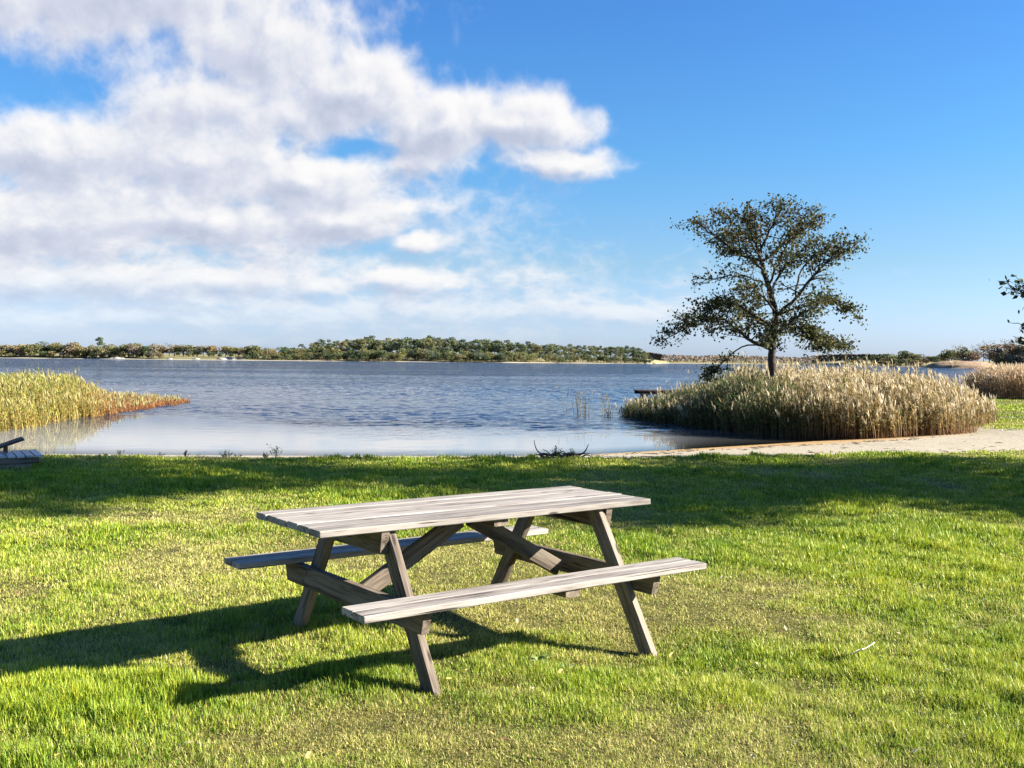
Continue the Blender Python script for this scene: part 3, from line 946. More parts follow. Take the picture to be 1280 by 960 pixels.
def lone_tree():
    root = empty('lone_tree', (7.99, 32.0, -0.36))
    tag(root, 'lone broadleaf tree with a sparse dark spreading crown rising out of the reed bed', 'tree')
    T = TreeMaker(0.088)
    K = 0.00666

    def c(zx, zy, d=0.0): return ((zx - 609.5) * K, d, 1.55 + (923.5 - zy) * K)
    trunk = [c(612, 1156), c(612, 930), c(607, 800), c(624, 655), c(592, 530), c(552, 400)]
    tp = T.limb(trunk, 0.145, 0.065, 26, 9, 0.012)
    limbs = [  # points, radius, leaves start, count, length, leaves
        ([c(600, 800), c(545, 775, -.2), c(470, 738, -.4), c(390, 680, -.5), c(300, 660, -.5), c(215, 690, -.5), c(100, 762, -.4)], .065, .28, 30, .75, 7),
        ([c(612, 700), c(540, 640, .3), c(450, 590, .5), c(380, 600, .6), c(300, 640, .7)], .05, .3, 20, .75, 8),
        ([c(622, 655), c(690, 580, -.2), c(800, 440, -.4), c(880, 375, -.4), c(960, 325, -.3)], .06, .30, 26, .8, 6.0),
        ([c(550, 395), c(520, 385, .2), c(460, 363, .3), c(400, 310, .4), c(340, 265, .4), c(260, 215, .3)], .05, .35, 24, .75, 6.0),
        ([c(556, 395), c(630, 340, .1), c(715, 275, .2), c(760, 232, .2), c(800, 205, .2)], .045, .3, 20, .7, 5),
        ([c(548, 390), c(520, 310), c(485, 245, -.1), c(455, 175, -.2)], .05, .3, 20, .7, 5),
        ([c(545, 350), c(580, 270, -.2), c(605, 210, -.3), c(625, 150, -.3)], .04, .25, 20, .7, 5.5),
        ([c(546, 370), c(470, 300, -.5), c(400, 230, -.7), c(345, 190, -.7)], .03, .4, 14, .6, 5),
        ([c(550, 380), c(560, 290, .6), c(545, 220, .9), c(535, 160, 1.0)], .03, .35, 14, .6, 5),
        ([c(556, 395), c(640, 310, -.6), c(690, 240, -.9), c(715, 190, -1.0)], .03, .4, 14, .6, 5),
        ([c(690, 580, -.2), c(750, 450, .4), c(830, 350, .7), c(900, 330, .8)], .035, .45, 14, .6, 6),
        ([c(590, 520), c(530, 490, -.3), c(440, 470, -.5), c(330, 485, -.6), c(280, 490, -.6)], .03, .35, 12, .55, 3.6),
        ([c(618, 690), c(690, 690, .3), c(760, 705, .5), c(860, 750, .6), c(960, 790, .6)], .05, .3, 24, .65, 8),
        ([c(628, 640), c(690, 620, -.4), c(790, 590, -.7), c(880, 600, -.8), c(945, 640, -.8)], .04, .35, 18, .6, 6),
        ([c(590, 800), c(500, 785, .4), c(430, 830, .6), c(385, 890, .7), c(345, 925, .7)], .03, .55, 10, .45, 5.5),
        ([c(600, 560), c(640, 470, .4), c(700, 400, .8), c(760, 350, 1.0), c(830, 290, 1.1)], .045, .25, 22, .75, 7),
        ([c(585, 510), c(600, 430, -.6), c(620, 360, -1.0), c(650, 280, -1.3)], .04, .3, 16, .7, 6),
        ([c(620, 640), c(560, 590, -.7), c(480, 540, -1.3), c(400, 560, -1.7)], .045, .3, 18, .7, 7),
        ([c(615, 720), c(640, 690, -.9), c(690, 640, -1.6), c(740, 600, -2.2)], .045, .3, 18, .75, 7),
        ([c(615, 720), c(590, 680, .9), c(560, 630, 1.7), c(520, 600, 2.3)], .045, .3, 18, .75, 7),
        ([c(570, 450), c(540, 380, .8), c(470, 310, 1.5), c(420, 260, 1.8)], .04, .3, 16, .7, 5.5),
        ([c(570, 450), c(500, 400, -.6), c(430, 340, -1.1), c(370, 290, -1.4)], .035, .35, 14, .65, 5),
        ([c(622, 670), c(690, 700, -.7), c(740, 740, -1.1), c(790, 790, -1.3)], .035, .4, 14, .55, 7),
        ([c(605, 760), c(590, 740, -.8), c(560, 740, -1.4), c(520, 760, -1.9)], .035, .4, 12, .6, 6),
    ]
    for pts, r, f0, n, L, lv in limbs:
        p = T.limb(pts, r, 0.012, 14, 6, 0.03)
        T.twigs(p, r, f0 * 0.9, int(n * 1.5), L * 1.05, lv * (1.15 if pts[-1][2] < 3.6 else 0.75), 0.11, 0.16, 4)

    def col(P):
        k = RNG.random(len(P))[:, None]
        hi = sstep(3.5, 7.5, P[:, 2])[:, None] * 0.15 + 0.04
        g = np.where(k < hi, np.array([[0.12, 0.072, 0.020]]), np.array([[0.058, 0.064, 0.022]]))
        return g * np.exp(RNG.normal(0, 0.35, (len(P), 1)))
    print('lone tree leaves', T.build(root, M['bark'], M['leaf'], col))


lone_tree()


def shade_tree(loc, H, R, zc, label, seed, nl=16, leaves=9, lobes=1.0, size=0.088, extra=()):
    root = empty('lakeside_tree', loc)
    tag(root, label, 'tree')
    T = TreeMaker(size)
    tp = T.limb([(0, 0, -0.3), (0.1, 0.05, H * 0.3), (-0.05, 0.1, H * 0.6), (0.1, 0, H * 0.93)], 0.26, 0.05, 14, 9, 0.03)
    for i in range(nl):
        f = (i + 0.5) / nl
        z0 = zc * 0.75 + (H * 0.88 - zc * 0.75) * f
        a = i * 2.399 + RNG.normal(0, 0.25)
        reach = R * (0.55 + 0.45 * math.sin(math.pi * min(1, 0.25 + f * 0.75))) * RNG.uniform(0.85, 1.08)
        if f > 0.8: reach *= 0.6
        rise = (0.1 + 0.75 * f) * reach * 0.6
        b = np.array([0.05, 0.05, z0]); e = b + np.array([math.cos(a) * reach, math.sin(a) * reach, rise - 0.12 * reach])
        m1 = b + (e - b) * 0.4 + np.array([0, 0, 0.14 * reach])
        p = T.limb([b, m1, e], 0.08, 0.012, 12, 6, 0.05)
        T.twigs(p, 0.08, 0.2, 22, 1.25, leaves * 3.1, 0.20, 0.15, 5)

    for e in extra:
        p = T.limb(e, 0.035, 0.004, 12, 6, 0.03)
        T.twigs(p, 0.012, 0.60, 24, 0.48, 1.1, 0.06, 0.12, 4)

    def col(P):
        return np.array([[0.06, 0.068, 0.022]]) * np.exp(RNG.normal(0, 0.35, (len(P), 1)))
    print('shade leaves', T.build(root, M['bark'], M['leaf'], col))


shade_tree((12.7, 13.5, 0.0), 11.5, 4.1, 2.3, 'thin leafy branches of a tree reaching in above the beach at the right edge', 1, 24, 11,
           extra=[[(0, 0, 2.2), (-2.4, .9, 2.7), (-4.4, 1.5, 2.75), (-5.25, 1.75, 2.62)], [(0, 0, 1.9), (-2.4, .7, 2.2), (-4.4, 1.3, 2.1), (-5.15, 1.5, 1.95)]])
shade_tree((19.5, 13.0, 0.0), 9.0, 4.2, 1.4, 'tree standing beyond the right edge that shades the back of the lawn', 2, 16, 12)


# ---- trees across the lake
def proto_meshes(kind, n):
    """crown + trunk mesh data for far trees, unit height 1 (crown ~ unit)."""
    out = []
    for i in range(n):
        if kind == 'broad':
            lob = [(RNG.normal(0, 0.20, 3) + np.array([0, 0, 0.52])) for _ in range(9)]
            P = []
            for c in lob:
                c[2] = np.clip(c[2], 0.22, 0.80); r = RNG.uniform(0.16, 0.26)
                d = RNG.normal(0, 1, (130, 3)); d /= np.linalg.norm(d, axis=1, keepdims=True)
                P.append(c + d * r * RNG.uniform(0.75, 1.05, (130, 1)) * np.array([1.15, 1.15, 0.85]))
            P = np.concatenate(P); P[:, 2] = np.clip(P[:, 2], 0.03, 1.0)
            size = 0.075
            tr = Tubes(); tr.tube([(0, 0, -0.05), (0.02, 0, 0.3), (0, 0.02, 0.6)], [0.03, 0.022, 0.01], 6)
        elif kind == 'pine':
            P = []
            top = RNG.uniform(0.28, 0.45)
            for _ in range(15):
                z = RNG.uniform(top, 0.95); rr = 0.19 * (1 - ((z - 0.68) / 0.40) ** 2) + 0.03
                a = RNG.random() * 6.28; c = np.array([math.cos(a) * rr * RNG.random() ** .5, math.sin(a) * rr * RNG.random() ** .5, z])
                r = RNG.uniform(0.07, 0.11)
                d = RNG.normal(0, 1, (60, 3)); d /= np.linalg.norm(d, axis=1, keepdims=True)
                P.append(c + d * r * RNG.uniform(0.6, 1.05, (60, 1)) * np.array([1.25, 1.25, 0.75]))
            P = np.concatenate(P); size = 0.05
            tr = Tubes(); tr.tube([(0, 0, -0.05), (0.01, 0, 0.45), (0, 0.01, 0.92)], [0.022, 0.017, 0.006], 6)
            for _ in range(5):
                z = RNG.uniform(0.3, 0.55); a = RNG.random() * 6.28
                tr.tube([(0, 0, z), (math.cos(a) * .1, math.sin(a) * .1, z + .03)], [0.006, 0.003], 4)
        else:   # bare, thin autumn crown
            P = []
            tr = Tubes(); tr.tube([(0, 0, -0.05), (0.01, 0, 0.4), (0, 0.01, 0.9)], [0.025, 0.018, 0.005], 6)
            for _ in range(26):
                z = RNG.uniform(0.25, 0.8); a = RNG.random() * 6.28; L = RNG.uniform(0.12, 0.3)
                e = np.array([math.cos(a) * L, math.sin(a) * L, z + L * 0.8])
                tr.tube([(0, 0, z), e * np.array([.55, .55, 1]) - np.array([0, 0, .05]), e], [0.009, 0.006, 0.003], 4)
                P.append(e + RNG.normal(0, 0.05, (12, 3)))
            P = np.concatenate(P); size = 0.045
        v, q = leaf_quads(P, size)
        # clump tone: stable per-leaf variation
        var = np.clip(RNG.normal(0.45, 0.22, len(P)), 0, 1)
        cr = mesh_np('crown', v, q, None, M['far_leaf'], attrs={'var': ('FLOAT', np.repeat(var, 4))})
        tk = tr.build('trunk', M['bark_far'])
        out.append((cr, tk))
    return out


PROTO = {k: proto_meshes(k, n) for k, n in (('broad', 6), ('pine', 6), ('bare', 3))}
for v in PROTO.values():
    for cr, tk in v:
        COL.objects.unlink(cr); COL.objects.unlink(tk)

N_FAR = 0


def far_tree(az_deg, r, h, w, kind, color, name, label, group, zoff=0.0):
    global N_FAR
    a = math.radians(az_deg)
    x, y = r * math.sin(a), r * math.cos(a)
    z = float(ground_z(np.array([x]), np.array([y]))[0])
    root = empty(name, (x, y, z + zoff), random.uniform(0, 6.28))
    root.scale = (w, w, h)
    tag(root, label, 'tree', group)
    cr, tk = random.choice(PROTO[kind])
    c = cr.copy(); COL.objects.link(c); c.parent = root; c.name = 'crown'
    k = random.uniform(0.85, 1.2)
    c.color = (color[0] * k * random.uniform(.9, 1.1), color[1] * k, color[2] * k * random.uniform(.85, 1.15), 1)
    t = tk.copy(); COL.objects.link(t); t.parent = root; t.name = 'trunk'
    N_FAR += 1
    return root


F_PX = 1301.26


def az_of(px): return math.degrees(math.atan((px - 640) / F_PX))


def shore_r(px): return float(np.interp(math.radians(az_of(px)), AZF, RF))


OLIVE = (0.170, 0.165, 0.070); TAN = (0.215, 0.170, 0.090); DARKG = (0.072, 0.095, 0.040); PINE = (0.110, 0.130, 0.058); RUST = (0.20, 0.135, 0.075); GREY = (0.19, 0.165, 0.12)
# heights of the skyline above the far waterline, in metres, by bearing (left bank, pine wood, right bank)
SKY_X = [-120, 0, 30, 50, 78, 100, 115, 140, 155, 175, 190, 215, 240, 260, 280, 300, 315, 330, 345, 355, 380, 405, 420, 440, 460, 480, 520, 550, 580, 620, 660, 680, 700, 730, 770, 790, 805, 816]
SKY_H = [11, 10, 12, 12, 14, 11.5, 11, 10, 12, 13, 10.5, 11, 11.5, 11, 10, 9, 12, 9, 8.5, 10, 12, 14.5, 15, 16.5, 18.5, 17, 18.5, 18.5, 17, 16.3, 15.5, 14.5, 14.5, 14, 14.5, 14, 11, 5]


def plant_far():
    # left bank: autumn broadleaf wood, with a meadow gap around px 200-300
    px = -70.0
    while px < 345:
        h = float(np.interp(px, SKY_X, SKY_H))
        meadow = 195 < px < 305
        rr = shore_r(px) + (78 if meadow else random.uniform(10, 26)) + random.uniform(0, 8)
        col = random.choice([OLIVE, TAN, OLIVE, OLIVE, TAN, DARKG, GREY])
        far_tree(az_of(px), rr, h * random.uniform(0.84, 1.04), h * random.uniform(1.05, 1.4), 'broad' if random.random() < .85 else 'bare', col, 'autumn_tree',
                 'rounded olive and tan autumn tree in the low wood across the lake', 'autumn trees on the low far shore')
        px += random.uniform(5.0, 7.5)
    px = -60.0
    while px < 345:
        h = random.uniform(3.5, 6.5)
        if not (203 < px < 296):
            far_tree(az_of(px), shore_r(px) + random.uniform(9, 14), h, h * 1.5, 'broad', random.choice([OLIVE, TAN, OLIVE, DARKG, GREY]), 'shore_bush',
                     'low bushy thicket at the waterline under the far autumn wood', 'bushes on the far shore')
        px += random.uniform(9, 15)
    for p_, hh in ((222, 4.2), (236, 3.6), (262, 5.0), (275, 4.0), (289, 3.5)):
        far_tree(az_of(p_), shore_r(p_) + random.uniform(35, 48), hh, hh * 1.5, 'broad', DARKG, 'shore_bush', 'dark green bush scattered on the pale far meadow', 'bushes on the pale meadow')
    far_tree(az_of(125), shore_r(125) + 30, 16.5, 14, 'pine', DARKG, 'pine_tree', 'single dark pine poking above the far autumn wood', None)
    far_tree(az_of(316), shore_r(316) + 22, 12.0, 14.5, 'broad', DARKG, 'oak_tree', 'dark round tree standing clear at the end of the pale far meadow', None)
    # pine wood in the middle: back row, then a lower front row
    for row, (dr, hs, step) in enumerate([(48, 1.0, 5.6), (28, 0.92, 6.2), (10, 0.60, 5.0)]):
        px = 338.0 + 14 * (1 - row * .4)
        while px < 818:
            h = float(np.interp(px, SKY_X, SKY_H)) * hs
            pine = px > 395 + 40 * random.random() - 25 * (row == 0)
            if row == 2: pine = random.random() < 0.15
            sh = shore_r(min(px, 795)) + dr + random.uniform(-6, 6)
            if pine:
                far_tree(az_of(px), sh, h * random.uniform(0.9, 1.07), h * random.uniform(0.72, 0.95) + 2, 'pine', random.choice([PINE, PINE, DARKG, OLIVE]), 'pine_tree',
                         'tall pine in the dense dark wood on the point across the lake', 'pines of the far wood')
            else:
                far_tree(az_of(px), sh, h * random.uniform(0.75, 0.95), h * random.uniform(0.95, 1.2), 'broad', random.choice([OLIVE, DARKG, PINE, OLIVE]), 'broadleaf_tree',
                         'bushy olive green tree along the foot of the far pine wood', 'leafy trees under the far pines')
            px += step * random.uniform(0.75, 1.3)
    # right bank
    for row, (dr, hs) in enumerate([(34, 1.0), (10, 0.62)]):
        px = 1058.0
        while px < 1330:
            h = float(np.interp(px, [1058, 1080, 1110, 1135, 1145, 1160, 1190, 1205, 1230, 1245, 1262, 1280, 1330], [5, 6, 9.5, 10, 7.5, 6.5, 11, 12, 11.5, 14, 15.5, 15, 14])) * hs
            if not (row == 1 and 1150 < px < 1245):
                kind = 'bare' if (row == 0 and px > 1195 and random.random() < .35) else 'broad'
                col = random.choice([RUST, OLIVE, GREY, TAN] if px > 1140 else [DARKG, OLIVE, DARKG, RUST])
                far_tree(az_of(px), shore_r(px) + dr + random.uniform(-6, 6), h * random.uniform(0.85, 1.05) * (1.15 if kind == 'bare' else 1), h * random.uniform(0.95, 1.25), kind, col,
                         'bank_tree', 'brown and olive autumn tree on the bank beyond the reeds and water', 'autumn trees on the right-hand far bank')
            px += random.uniform(6.5, 10)
    # distant low ridge of woodland: one mass
    V = []; VAR = []
    n = 5200
    pxs = RNG.uniform(790, 1110, n); az = np.arctan((pxs - 640) / F_PX)
    r = np.interp(az, AZF, RF) + RNG.uniform(15, 190, n); r = np.maximum(r, 1380)
    x, y = r * np.sin(az), r * np.cos(az)
    hill = 6.5 + 3.5 * fbm(pxs * 0.03, pxs * 0 + 3, 90, 3)
    P = np.stack([x, y, ground_z(x, y) + hill * RNG.random(n) ** 0.8], -1)
    v, q = leaf_quads(P, 3.0)
    o = mesh_np('distant_woods', v, q, None, M['far_leaf'], attrs={'var': ('FLOAT', np.repeat(np.clip(RNG.normal(.5, .25, n), 0, 1), 4))})
    o.color = (0.17, 0.135, 0.105, 1)
    tag(o, 'low brownish wooded ridge far off on the horizon', 'woods', kind='stuff')


plant_far()
print('far trees', N_FAR)


# ------------------------------------------------------------------ rocks
def rock(name, loc, sx, sy, sz, mat, label, group=None, seed=0, cat='boulder'):
    nu, nv = 20, 10
    u = np.linspace(0, 2 * np.pi, nu, endpoint=False); v = np.linspace(0.0, np.pi * 0.5, nv)
    U, Vv = np.meshgrid(u, v)
    X = np.cos(U) * np.cos(Vv); Y = np.sin(U) * np.cos(Vv); Z = np.sin(Vv)
    k = 0.72 + 0.56 * fbm(X * 1.6 + seed * 3.1 + 20, Y * 1.6 + Z * 1.3 + 20, seed + 200, 3)
    P = np.stack([X * k * sx, Y * k * sy, Z * k * sz - 0.12 * sz], -1).reshape(-1, 3)
    i = np.arange(nv - 1)[:, None] * nu; j = np.arange(nu)[None]; kk = (j + 1) % nu
    q = np.stack([i + j, i + kk, i + nu + kk, i + nu + j], -1).reshape(-1, 4)
    o = mesh_np(name, P, q, None, mat, smooth=True)
    o.location = loc
    return tag(o, label, cat, group)


def far_rocks():
    for i, (px, dr, s) in enumerate([(140, 3, 1.6), (146, 2, 2.2), (152, 4, 1.5), (212, 2, 1.4), (245, 6, 1.8), (277, 10, 2.6), (284, 20, 3.2), (292, 12, 2.2), (300, 16, 3.0)]):
        a = math.radians(az_of(px)); r = shore_r(px) + dr
        x, y = r * math.sin(a), r * math.cos(a)
        rock('boulder', (x, y, float(ground_z(np.array([x]), np.array([y]))[0])), s * 1.6, s, s * 0.55, M['pale_rock'], 'pale grey boulder on the far shore below the autumn wood', 'pale boulders on the far shore', i)
    a = math.radians(az_of(1203)); r = 600
    rock('rock_islet', (r * math.sin(a), r * math.cos(a), WATER_Z), 19, 10, 4.3, M['granite'], 'low rounded tan rock islet in the water before the right bank', None, 31, 'rock islet')


M['pale_rock'] = mat_plain('pale_rock', (0.34, 0.32, 0.30), (0.24, 0.225, 0.21), 0.8)
far_rocks()


# ------------------------------------------------------------------ small things on the lawn and shore
def gz1(x, y): return float(ground_z(np.array([x]), np.array([y]))[0])


def driftwood():
    x0, y0 = 0.80, 17.0
    o = None
    T = Tubes(); z = gz1(x0, y0)
    def p(dx, dz, dy=0.0): return (dx, dy, dz)
    T.tube(smooth_path([p(.30, .02), p(.0, .05), p(-.25, .06), p(-.36, .11), p(-.41, .20), p(-.43, .30)], 12), np.linspace(.022, .005, 12), 6)
    T.tube(smooth_path([p(-.05, .03, .1), p(.2, .06, .1), p(.36, .08, .05), p(.42, .15), p(.46, .24)], 10), np.linspace(.022, .006, 10), 6)
    for i in range(26):
        a = random.uniform(-.25, .25); x = random.uniform(-.25, .33); L = random.uniform(.1, .35)
        dx = random.choice((-1, 1)) * L
        T.tube(smooth_path([p(x, .01 + .02 * random.random(), a), p(x + dx * .5, .05 + .05 * random.random(), a + random.uniform(-.1, .1)), p(x + dx, .03 + .1 * random.random(), a + random.uniform(-.15, .15))], 6), np.linspace(random.uniform(.008, .018), .004, 6), 5)
    o = T.build('driftwood_branch', M['twig'])
    o.location = (x0, y0, z)
    tag(o, 'heap of dark driftwood branches with curled up ends on the strip of shore', 'driftwood')


driftwood()


def shore_litter():
    T = Tubes()
    for i in range(330):
        x = random.uniform(1.5, 14.5); k = random.random()
        if k < 0.55: y = float(yw(x)) - 2.2 - 1.0 * (fbm(np.array([x * .8]), np.array([3.0]), 77, 2)[0] - .5) * 3 + random.gauss(0, .22)
        elif k < 0.8: y = float(yl(x)) + abs(random.gauss(0.3, .8))
        else: y = float(yl(x)) + random.random() * (float(yw(x)) - float(yl(x)))
        z = gz1(x, y)
        if z < -0.36 or y > yw(x) - .2: continue
        a = random.gauss(0, .6); L = random.uniform(.03, .13) ** 1.1; dx, dy = math.cos(a) * L, math.sin(a) * L
        r = random.uniform(.003, .009)
        T.tube([(x - dx, y - dy, z + r * .5), (x, y, z + r * random.uniform(.6, 2.5)), (x + dx, y + dy, z + r * .5)], [r * .6, r, r * .5], 4)
    tag(T.build('shore_litter', M['twig']), 'dark bits of reed and twig washed up over the pale sand', 'debris', kind='stuff')


shore_litter()


def weed(name, loc, n, h, spread, label, color, leafy=6, group=None, lw=0.012):
    V = []; Q = []; C = []; base = 0
    T = []
    for i in range(n):
        a = random.uniform(0, 6.28); L = h * random.uniform(0.5, 1.1); sp = random.uniform(0, spread)
        b = np.array([math.cos(a) * sp * .4, math.sin(a) * sp * .4, -0.01]); d = np.array([math.cos(a) * sp, math.sin(a) * sp, L])
        s = np.array([-math.sin(a), math.cos(a), 0]) * 0.004
        e = b + d
        V += [b - s, b + s, e + s * .5, e - s * .5]; Q.append([base, base + 1, base + 2, base + 3]); base += 4
        cc = np.array(color) * random.uniform(.6, 1.5); C += [cc * .7] * 4
        for k in range(leafy):
            f = random.uniform(.3, 1); q0 = b + d * f; aa = random.uniform(0, 6.28); l = h * random.uniform(.12, .3)
            dd = np.array([math.cos(aa) * l, math.sin(aa) * l, l * random.uniform(0, .9)]); ss = np.array([-math.sin(aa), math.cos(aa), 0]) * lw
            V += [q0, q0 + dd * .5 + ss, q0 + dd, q0 + dd * .5 - ss]; Q.append([base, base + 1, base + 2, base + 3]); base += 4
            C += [np.array(color) * random.uniform(.7, 1.5)] * 4
    C = np.array(C); C = np.concatenate([C, np.ones((len(C), 1))], 1)
    o = mesh_np(name, np.array(V), np.array(Q), None, M['leaf'], attrs={'Col': ('FLOAT_COLOR', C)})
    o.location = loc
    return tag(o, label, 'weed', group)


G1 = (0.05, 0.09, 0.02)
for (x, y, n, h, sp, lab) in [(-4.56, 16.62, 14, .12, .10, 'small leafy weed tuft at the lawn edge, nearest the slatted platform'),
                              (-3.79, 16.7, 10, .22, .10, 'taller spindly weed at the lawn edge above the picnic table end'),
                              (0.72, 16.92, 12, .20, .08, 'upright dark weed growing in the middle of the driftwood heap'),
                              (0.98, 16.9, 7, .20, .05, 'thin dark weed at the curled end of the driftwood heap')]:
    weed('shore_weed', (x, y, gz1(x, y)), n, h, sp, lab, G1)


for i in range(14):
    x = random.uniform(-6.6, 0.2); y = float(yl(x)) + random.uniform(-.05, .25)
    weed('shore_weed', (x, y, gz1(x, y)), random.randint(5, 10), random.uniform(.06, .14), .07, 'small low weed in the row along the lawn edge by the water', (0.07, 0.10, 0.025), group='small weeds along the lawn edge')


def rosette(loc, label, n=16, L=0.10, col=(0.15, 0.20, 0.07)):
    V = []; Q = []; C = []; b = 0
    for i in range(n):
        a = random.uniform(0, 6.28); l = L * random.uniform(.5, 1.1); up = random.uniform(.15, .7); w = l * random.uniform(.14, .22)
        d = np.array([math.cos(a), math.sin(a), 0]); s = np.array([-math.sin(a), math.cos(a), 0]) * w
        p0 = d * .008; p1 = d * l * .45 + np.array([0, 0, l * up * .6]); p2 = d * l * .85 + np.array([0, 0, l * up * .75]); p3 = d * l * 1.05 + np.array([0, 0, l * up * .55])
        V += [p0 - s * .25, p0 + s * .25, p1 + s, p1 - s, p2 + s * .9, p2 - s * .9, p3 + s * .1, p3 - s * .1]
        Q += [[b, b + 1, b + 2, b + 3], [b + 3, b + 2, b + 4, b + 5], [b + 5, b + 4, b + 6, b + 7]]; b += 8
        C += [np.array(col) * random.uniform(.7, 1.5)] * 8
    C = np.array(C); C = np.concatenate([C, np.ones((len(C), 1))], 1)
    o = mesh_np('weed_plant', np.array(V), np.array(Q), None, M['leaf'], attrs={'Col': ('FLOAT_COLOR', C)})
    o.location = (loc[0], loc[1], gz1(*loc) + 0.01)
    return tag(o, label, 'weed')


rosette((0.40, 5.36), 'broad leaved weed rosette in the grass in front of the table', 18, .085)
rosette((0.30, 5.42), 'small grey green weed beside the broad leaved rosette', 12, .06, (0.12, 0.17, 0.09))
rosette((0.16, 5.52), 'leafy weed growing in the table shadow edge', 12, .07)


def fallen_leaves():
    V0 = np.array([(-.5, 0, .06), (-.2, .24, .12), (.2, .26, .10), (.5, 0, .02), (.2, -.26, .14), (-.2, -.24, .05), (0, 0, 0)])
    tri = np.array([(6, 0, 5), (6, 1, 0), (6, 2, 1), (6, 3, 2), (6, 4, 3), (6, 5, 4)])
    pal = [(0.42, 0.34, 0.09), (0.34, 0.22, 0.09), (0.50, 0.44, 0.27), (0.22, 0.14, 0.07), (0.58, 0.52, 0.36)]
    mats = []
    for i, c in enumerate(pal):
        m = leaf_material('fallen_leaf', lambda t, c=c: t.mix(t.rng(t.noise(t.new('ShaderNodeNewGeometry').outputs['Position'], 60, 2), .35, .65), c, tuple(k * .7 for k in c)), 0.25, 0.6, 0.2)
        mats.append(m)
    protos = []
    for i, m in enumerate(mats):
        o = mesh_np('fallen_leaf', V0 * np.array([1, 1, 1.2]), None, tri, m); protos.append(o)
    names = ['yellow', 'light brown', 'pale buff', 'dark brown', 'bleached']
    first = set()
    n = 0
    while n < 150:
        y = 4.0 * (16 / 4.0) ** random.random(); x = random.uniform(-1, 1) * 0.52 * y
        i = random.choices(range(5), [3, 3, 3, 2, 2])[0]
        if i in first:
            o = protos[i].copy(); COL.objects.link(o)
        else:
            o = protos[i]; first.add(i)
        s = random.uniform(.022, .052)
        o.scale = (s, s * random.uniform(.6, 1.1), s)
        o.location = (x, y, gz1(x, y) + random.uniform(.028, .052))
        o.rotation_euler = (random.uniform(-.6, .6), random.uniform(-.6, .6), random.uniform(0, 6.28))
        tag(o, f'{names[i]} fallen leaf lying in the lawn grass', 'leaf', f'{names[i]} fallen leaves on the lawn')
        n += 1
    o = protos[0].copy(); COL.objects.link(o); o.scale = (.05, .045, .05); o.location = (0.26, 5.22, gz1(.26, 5.22) + .05); o.rotation_euler = (.5, -.2, 1)
    if 'group' in o: del o['group']
    tag(o, 'bright yellow leaf in front of the broad leaved weed', 'leaf')


fallen_leaves()


def stick():
    T = Tubes()
    T.tube(smooth_path([(-.075, -.03, .0), (-.03, -.005, .015), (.02, .02, .02), (.08, .05, .045)], 8), np.linspace(.0045, .0025, 8), 6)
    T.tube([(0.0, .012, .018), (-.02, -.04, .03)], [.004, .002], 5)
    o = T.build('dry_stick', M['bleached']); o.location = (1.90, 5.56, gz1(1.9, 5.56) + .045)
    tag(o, 'short bleached stick lying on the grass right of the table', 'stick')


stick()


# ------------------------------------------------------------------ world: Nishita sky with clouds at infinity
BLOBS = [  # centre (azimuth, elevation), half size in radians, weight
    (-0.36, 0.315, 0.20, 0.050, 1.0), (-0.235, 0.285, 0.100, 0.060, 1.0), (-0.147, 0.249, 0.080, 0.044, 1.25), (-0.068, 0.221, 0.078, 0.040, 1.30), (0.008, 0.218, 0.066, 0.034, 1.25),
    (-0.43, 0.180, 0.15, 0.042, 1.0), (-0.300, 0.182, 0.13, 0.050, 1.0), (-0.200, 0.165, 0.10, 0.036, 1.0), (-0.29, 0.225, 0.09, 0.035, 0.8), (-0.21, 0.222, 0.07, 0.030, 0.8),
    (-0.43, 0.113, 0.18, 0.040, 1.0), (-0.27, 0.122, 0.15, 0.030, 1.0), (-0.165, 0.133, 0.088, 0.022, 1.0), (-0.091, 0.111, 0.033, 0.012, 0.9), (-0.120, 0.145, 0.07, 0.014, 0.6),
    (-0.406, 0.066, 0.20, 0.026, 0.9), (-0.267, 0.072, 0.12, 0.018, 0.85), (-0.183, 0.069, 0.040, 0.012, 0.9), (-0.093, 0.076, 0.075, 0.013, 0.75),
    (-0.06, 0.048, 0.18, 0.016, 0.55), (-0.326, 0.036, 0.27, 0.018, 0.6), (0.036, 0.184, 0.066, 0.012, 0.75), (0.099, 0.046, 0.095, 0.014, 0.45), (-0.094, 0.193, 0.070, 0.020, 0.7),
    (-0.33, 0.15, 0.22, 0.12, 0.45), (-0.30, 0.055, 0.36, 0.045, 0.45),
    (-0.9, 0.25, 0.35, 0.10, 1), (-0.8, 0.10, 0.30, 0.05, 1)]
HOLES = [(-0.425, 0.240, 0.080, 0.026, 0.75), (-0.150, 0.200, 0.050, 0.020, 0.55), (-0.47, 0.225, 0.03, 0.03, 0.8)]


